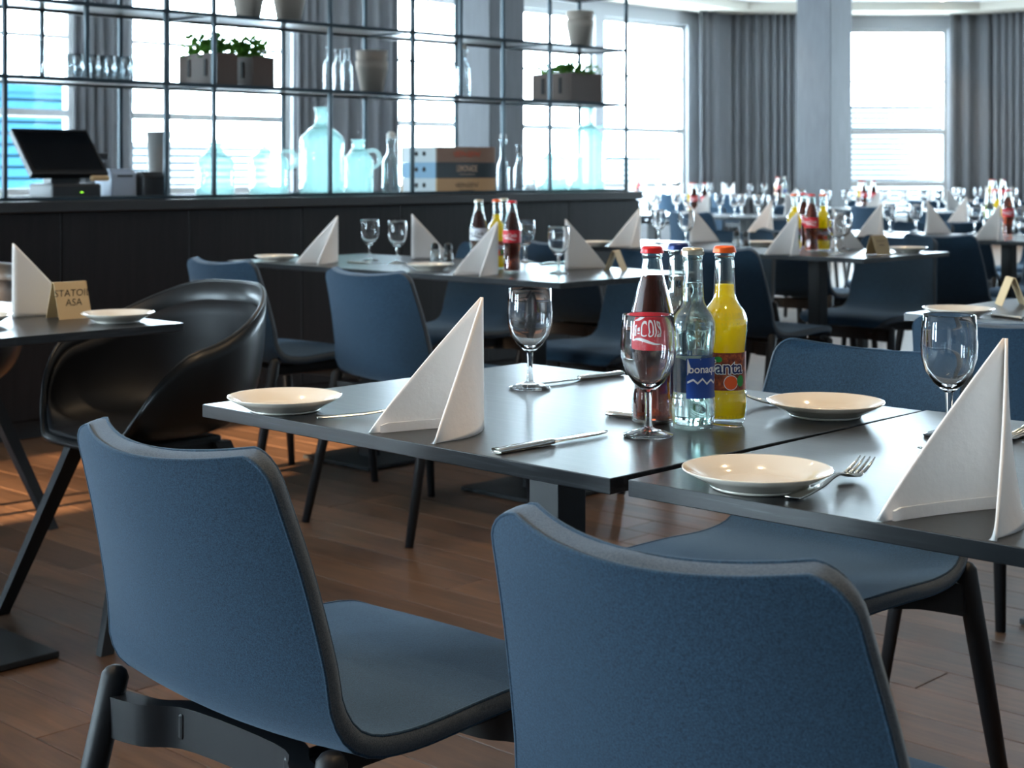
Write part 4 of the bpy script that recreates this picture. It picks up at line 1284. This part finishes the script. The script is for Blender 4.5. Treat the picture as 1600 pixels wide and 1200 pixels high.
# second row
n2 = 'on the second row table'
put(plt_, 431, 399, 'white side plate at the bar end of the second row table', 'plate', GP, z=TZ + .022)
put(plt_, 672, 412, 'white side plate in front of the salt shakers on the second row', 'plate', GP, z=TZ + .022)
put(nap, 527, 410, 'pyramid napkin left of two wine glasses on the second row', 'napkin', GN)
put(nap, 644, 405, 'pyramid napkin with pale flat side left of the salt shakers', 'napkin', GN, rz=PI)
put(nap, 777, 428, 'pyramid napkin in front of the cola bottles on the second row', 'napkin', GN)
put(nap, 884, 421, 'pyramid napkin right of the wine glass on the second row', 'napkin', GN, rz=PI)
put(gob, 578, 408, 'wine glass on the second row, left of the pair', 'wine glass', GG)
put(gob, 621, 412, 'wine glass on the second row, right of the pair', 'wine glass', GG)
put(gob, 821, 410, 'wine glass hidden half behind the cola bottle on the second row', 'wine glass', GG)
put(gob, 873, 428, 'wine glass at the near corner of the second row table', 'wine glass', GG)
put(light_p, 748, 421, 'cola bottle with silver label on the second row', 'bottle', GB)
put(fanta_p, 776, 420, 'orange soda bottle behind the napkin on the second row', 'bottle', GB)
put(water_p, 787, 414, 'water bottle behind the orange soda on the second row', 'bottle', GB)
put(cola_p, 800, 426, 'cola bottle with red label on the second row', 'bottle', GB)
p = tp(962, 423); Proto(card_build(.10, .070, None)).put((p.x, p.y, TZ + .0004), math.radians(28), 'kraft tent card near the right end of the second row table', 'tent card', GCd)
lay(knf, (545, 411), (610, 414), 'steel knife in front of the two glasses on the second row', 'knife', GK)
lay(knf, (845, 414), (900, 408), 'steel knife behind the corner glass on the second row', 'knife', GK)
def shaker(metal):
    def b():
        r = empty('shaker')
        lathe('glass_body', [(0, .001), (.019, 0), (.0205, .004), (.0145, .052), (.0125, .052), (.018, .006), (0, .005)], 'thin_clear', r, 18)
        lathe('filling', [(0, .0065), (.0172, .0065), (.0140, .034), (0, .034)], 'salt' if metal else 'planter_wood', r, 16)
        lathe('lid', [(.0150, .050), (.0155, .060), (.0120, .071), (.005, .075), (0, .0755)], 'steel_black', r, 18)
        return r
    return b
salt_p, pep_p = Proto(shaker(True)), Proto(shaker(False))
put(salt_p, 680, 410, 'salt shaker with dark lid on the second row', 'shaker', 'salt and pepper shakers')
put(pep_p, 700, 411, 'pepper shaker with dark lid on the second row', 'shaker', 'salt and pepper shakers')

# third row
put(plt_, 930, 377, 'white side plate at the bar end of the third row table', 'plate', GP, z=TZ + .022)
put(plt_, 1190, 377, 'white side plate behind the salt shakers on the third row', 'plate', GP, z=TZ + .022)
put(plt_, 1418, 386, 'white side plate at the right end of the third row', 'plate', GP, z=TZ + .022)
put(nap, 1000, 385, 'pyramid napkin left of the glasses on the third row', 'napkin', GN)
put(nap, 1079, 379, 'pyramid napkin behind the right wine glass on the third row', 'napkin', GN, rz=PI)
put(nap, 1246, 397, 'pyramid napkin in front of the bottles on the third row', 'napkin', GN)
put(nap, 1302, 390, 'pyramid napkin right of the bottles on the third row', 'napkin', GN, rz=PI)
put(gob, 1029, 381, 'wine glass on the third row, left of the pair above the foreground bottles', 'wine glass', GG)
put(gob, 1072, 384, 'wine glass on the third row, right of the pair above the foreground bottles', 'wine glass', GG)
put(gob, 1307, 398, 'wine glass right of the bottles on the third row, nearer one', 'wine glass', GG)
put(gob, 1318, 391, 'wine glass right of the bottles on the third row, farther one', 'wine glass', GG)
put(fanta_p, 1241, 392, 'orange soda bottle at the left of the third row bottle group', 'bottle', GB)
put(cola_p, 1256, 387, 'cola bottle at the back of the third row bottle group', 'bottle', GB)
put(cola_p, 1268, 393, 'cola bottle in the middle of the third row bottle group', 'bottle', GB)
put(fanta_p, 1286, 392, 'orange soda bottle at the right of the third row bottle group', 'bottle', GB)
put(salt_p, 1151, 386, 'salt shaker on the third row', 'shaker', 'salt and pepper shakers')
put(pep_p, 1165, 387, 'pepper shaker on the third row', 'shaker', 'salt and pepper shakers')
p = tp(1372, 398); Proto(card_build(.095, .080, None, .016, True)).put((p.x, p.y, TZ + .0004), math.radians(-6), 'kraft tent card with faint writing on the third row', 'tent card', GCd)

# fourth row and farther: individually placed, told apart by row only
def row_set(x0, y0, lx, name_, naps, gobs, bots, grp):
    def by_px(items):
        def key(it):
            x, y = x0 + it[0] * lx, y0 + it[1]
            return (x * CA + y * SA) / (-x * SA + y * CA)
        return list(enumerate(sorted(items, key=key)))
    for i, (u, v_, rz) in by_px(naps): nap.put((x0 + u * lx, y0 + v_, TZ + .0004), rz, 'pyramid napkin %s, %s' % (name_, ORD[i]), 'napkin', 'napkins ' + grp)
    for i, (u, v_) in by_px(gobs): gob.put((x0 + u * lx, y0 + v_, TZ + .0004), 0, 'wine glass %s, %s' % (name_, ORD[i]), 'wine glass', 'wine glasses ' + grp)
    for i, (u, v_, k) in by_px(bots):
        pr, lb = {'f': (fanta_p, 'orange soda bottle'), 'c': (cola_p, 'cola bottle'), 'w': (water_p, 'water bottle')}[k]
        pr.put((x0 + u * lx, y0 + v_, TZ + .0004), random.uniform(-1, 1), '%s %s, bottle %s' % (lb, name_, ORD[i]), 'bottle', lb + 's ' + grp)
N4 = [(.12, .20, 0), (.62, .20, 0), (.38, .50, PI), (.90, .50, PI)]
G4 = [(.30, .22), (.36, .38), (.74, .24), (.80, .40), (.55, .50), (.18, .52)]
put(nap, 1206, 362, 'pyramid napkin at the bar end of the fourth row', 'napkin', GN)
put(nap, 1378, 369, 'pyramid napkin in the middle of the fourth row', 'napkin', GN)
put(nap, 1449, 366, 'pyramid napkin with shaded side in the fourth row', 'napkin', GN, rz=PI)
put(nap, 1562, 375, 'pyramid napkin in front of the bottles at the right edge', 'napkin', GN)
put(gob, 1390, 364, 'wine glass right of the middle napkin in the fourth row', 'wine glass', GG)
put(gob, 1431, 363, 'wine glass left of the shaded napkin in the fourth row', 'wine glass', GG)
put(gob, 1523, 366, 'wine glass left of the bottles at the right edge', 'wine glass', GG)
put(gob, 1592, 368, 'wine glass right of the bottles at the right edge', 'wine glass', GG)
put(fanta_p, 1557, 368, 'orange soda bottle behind the napkin at the right edge', 'bottle', GB)
put(cola_p, 1575, 369, 'cola bottle at the right edge of the fourth row', 'bottle', GB)
put(water_p, 1545, 369, 'water bottle behind the napkin at the right edge', 'bottle', GB)
row_set(X3[0], R7Y, 1.72, 'on the fifth row table', N4, G4 + [(.1, .3), (.45, .3), (.64, .4)], [(.50, .38, 'f'), (.535, .34, 'c'), (.56, .42, 'w')], 'on the fifth row')
for x, y, w_ in FAR:
    row_set(x, y, 1.72, w_, N4, G4 + [(.10, .34), (.50, .20), (.66, .52), (.92, .28)], [(.45, .36, 'f'), (.485, .32, 'c'), (.51, .40, 'w'), (.54, .33, 'c')], w_)
row_set(-13.72, 16.4, 2.6, 'on the farthest row of tables', [(.08, .2, 0), (.42, .2, 0), (.74, .2, 0), (.25, .5, PI), (.58, .5, PI), (.93, .5, PI)],
        [(.15, .25), (.20, .4), (.33, .22), (.50, .25), (.53, .42), (.66, .3), (.82, .25), (.86, .42)], [(.04, .45, 'f'), (.065, .4, 'c'), (.95, .36, 'f'), (.97, .32, 'c'), (.985, .40, 'w')], 'on the farthest row')
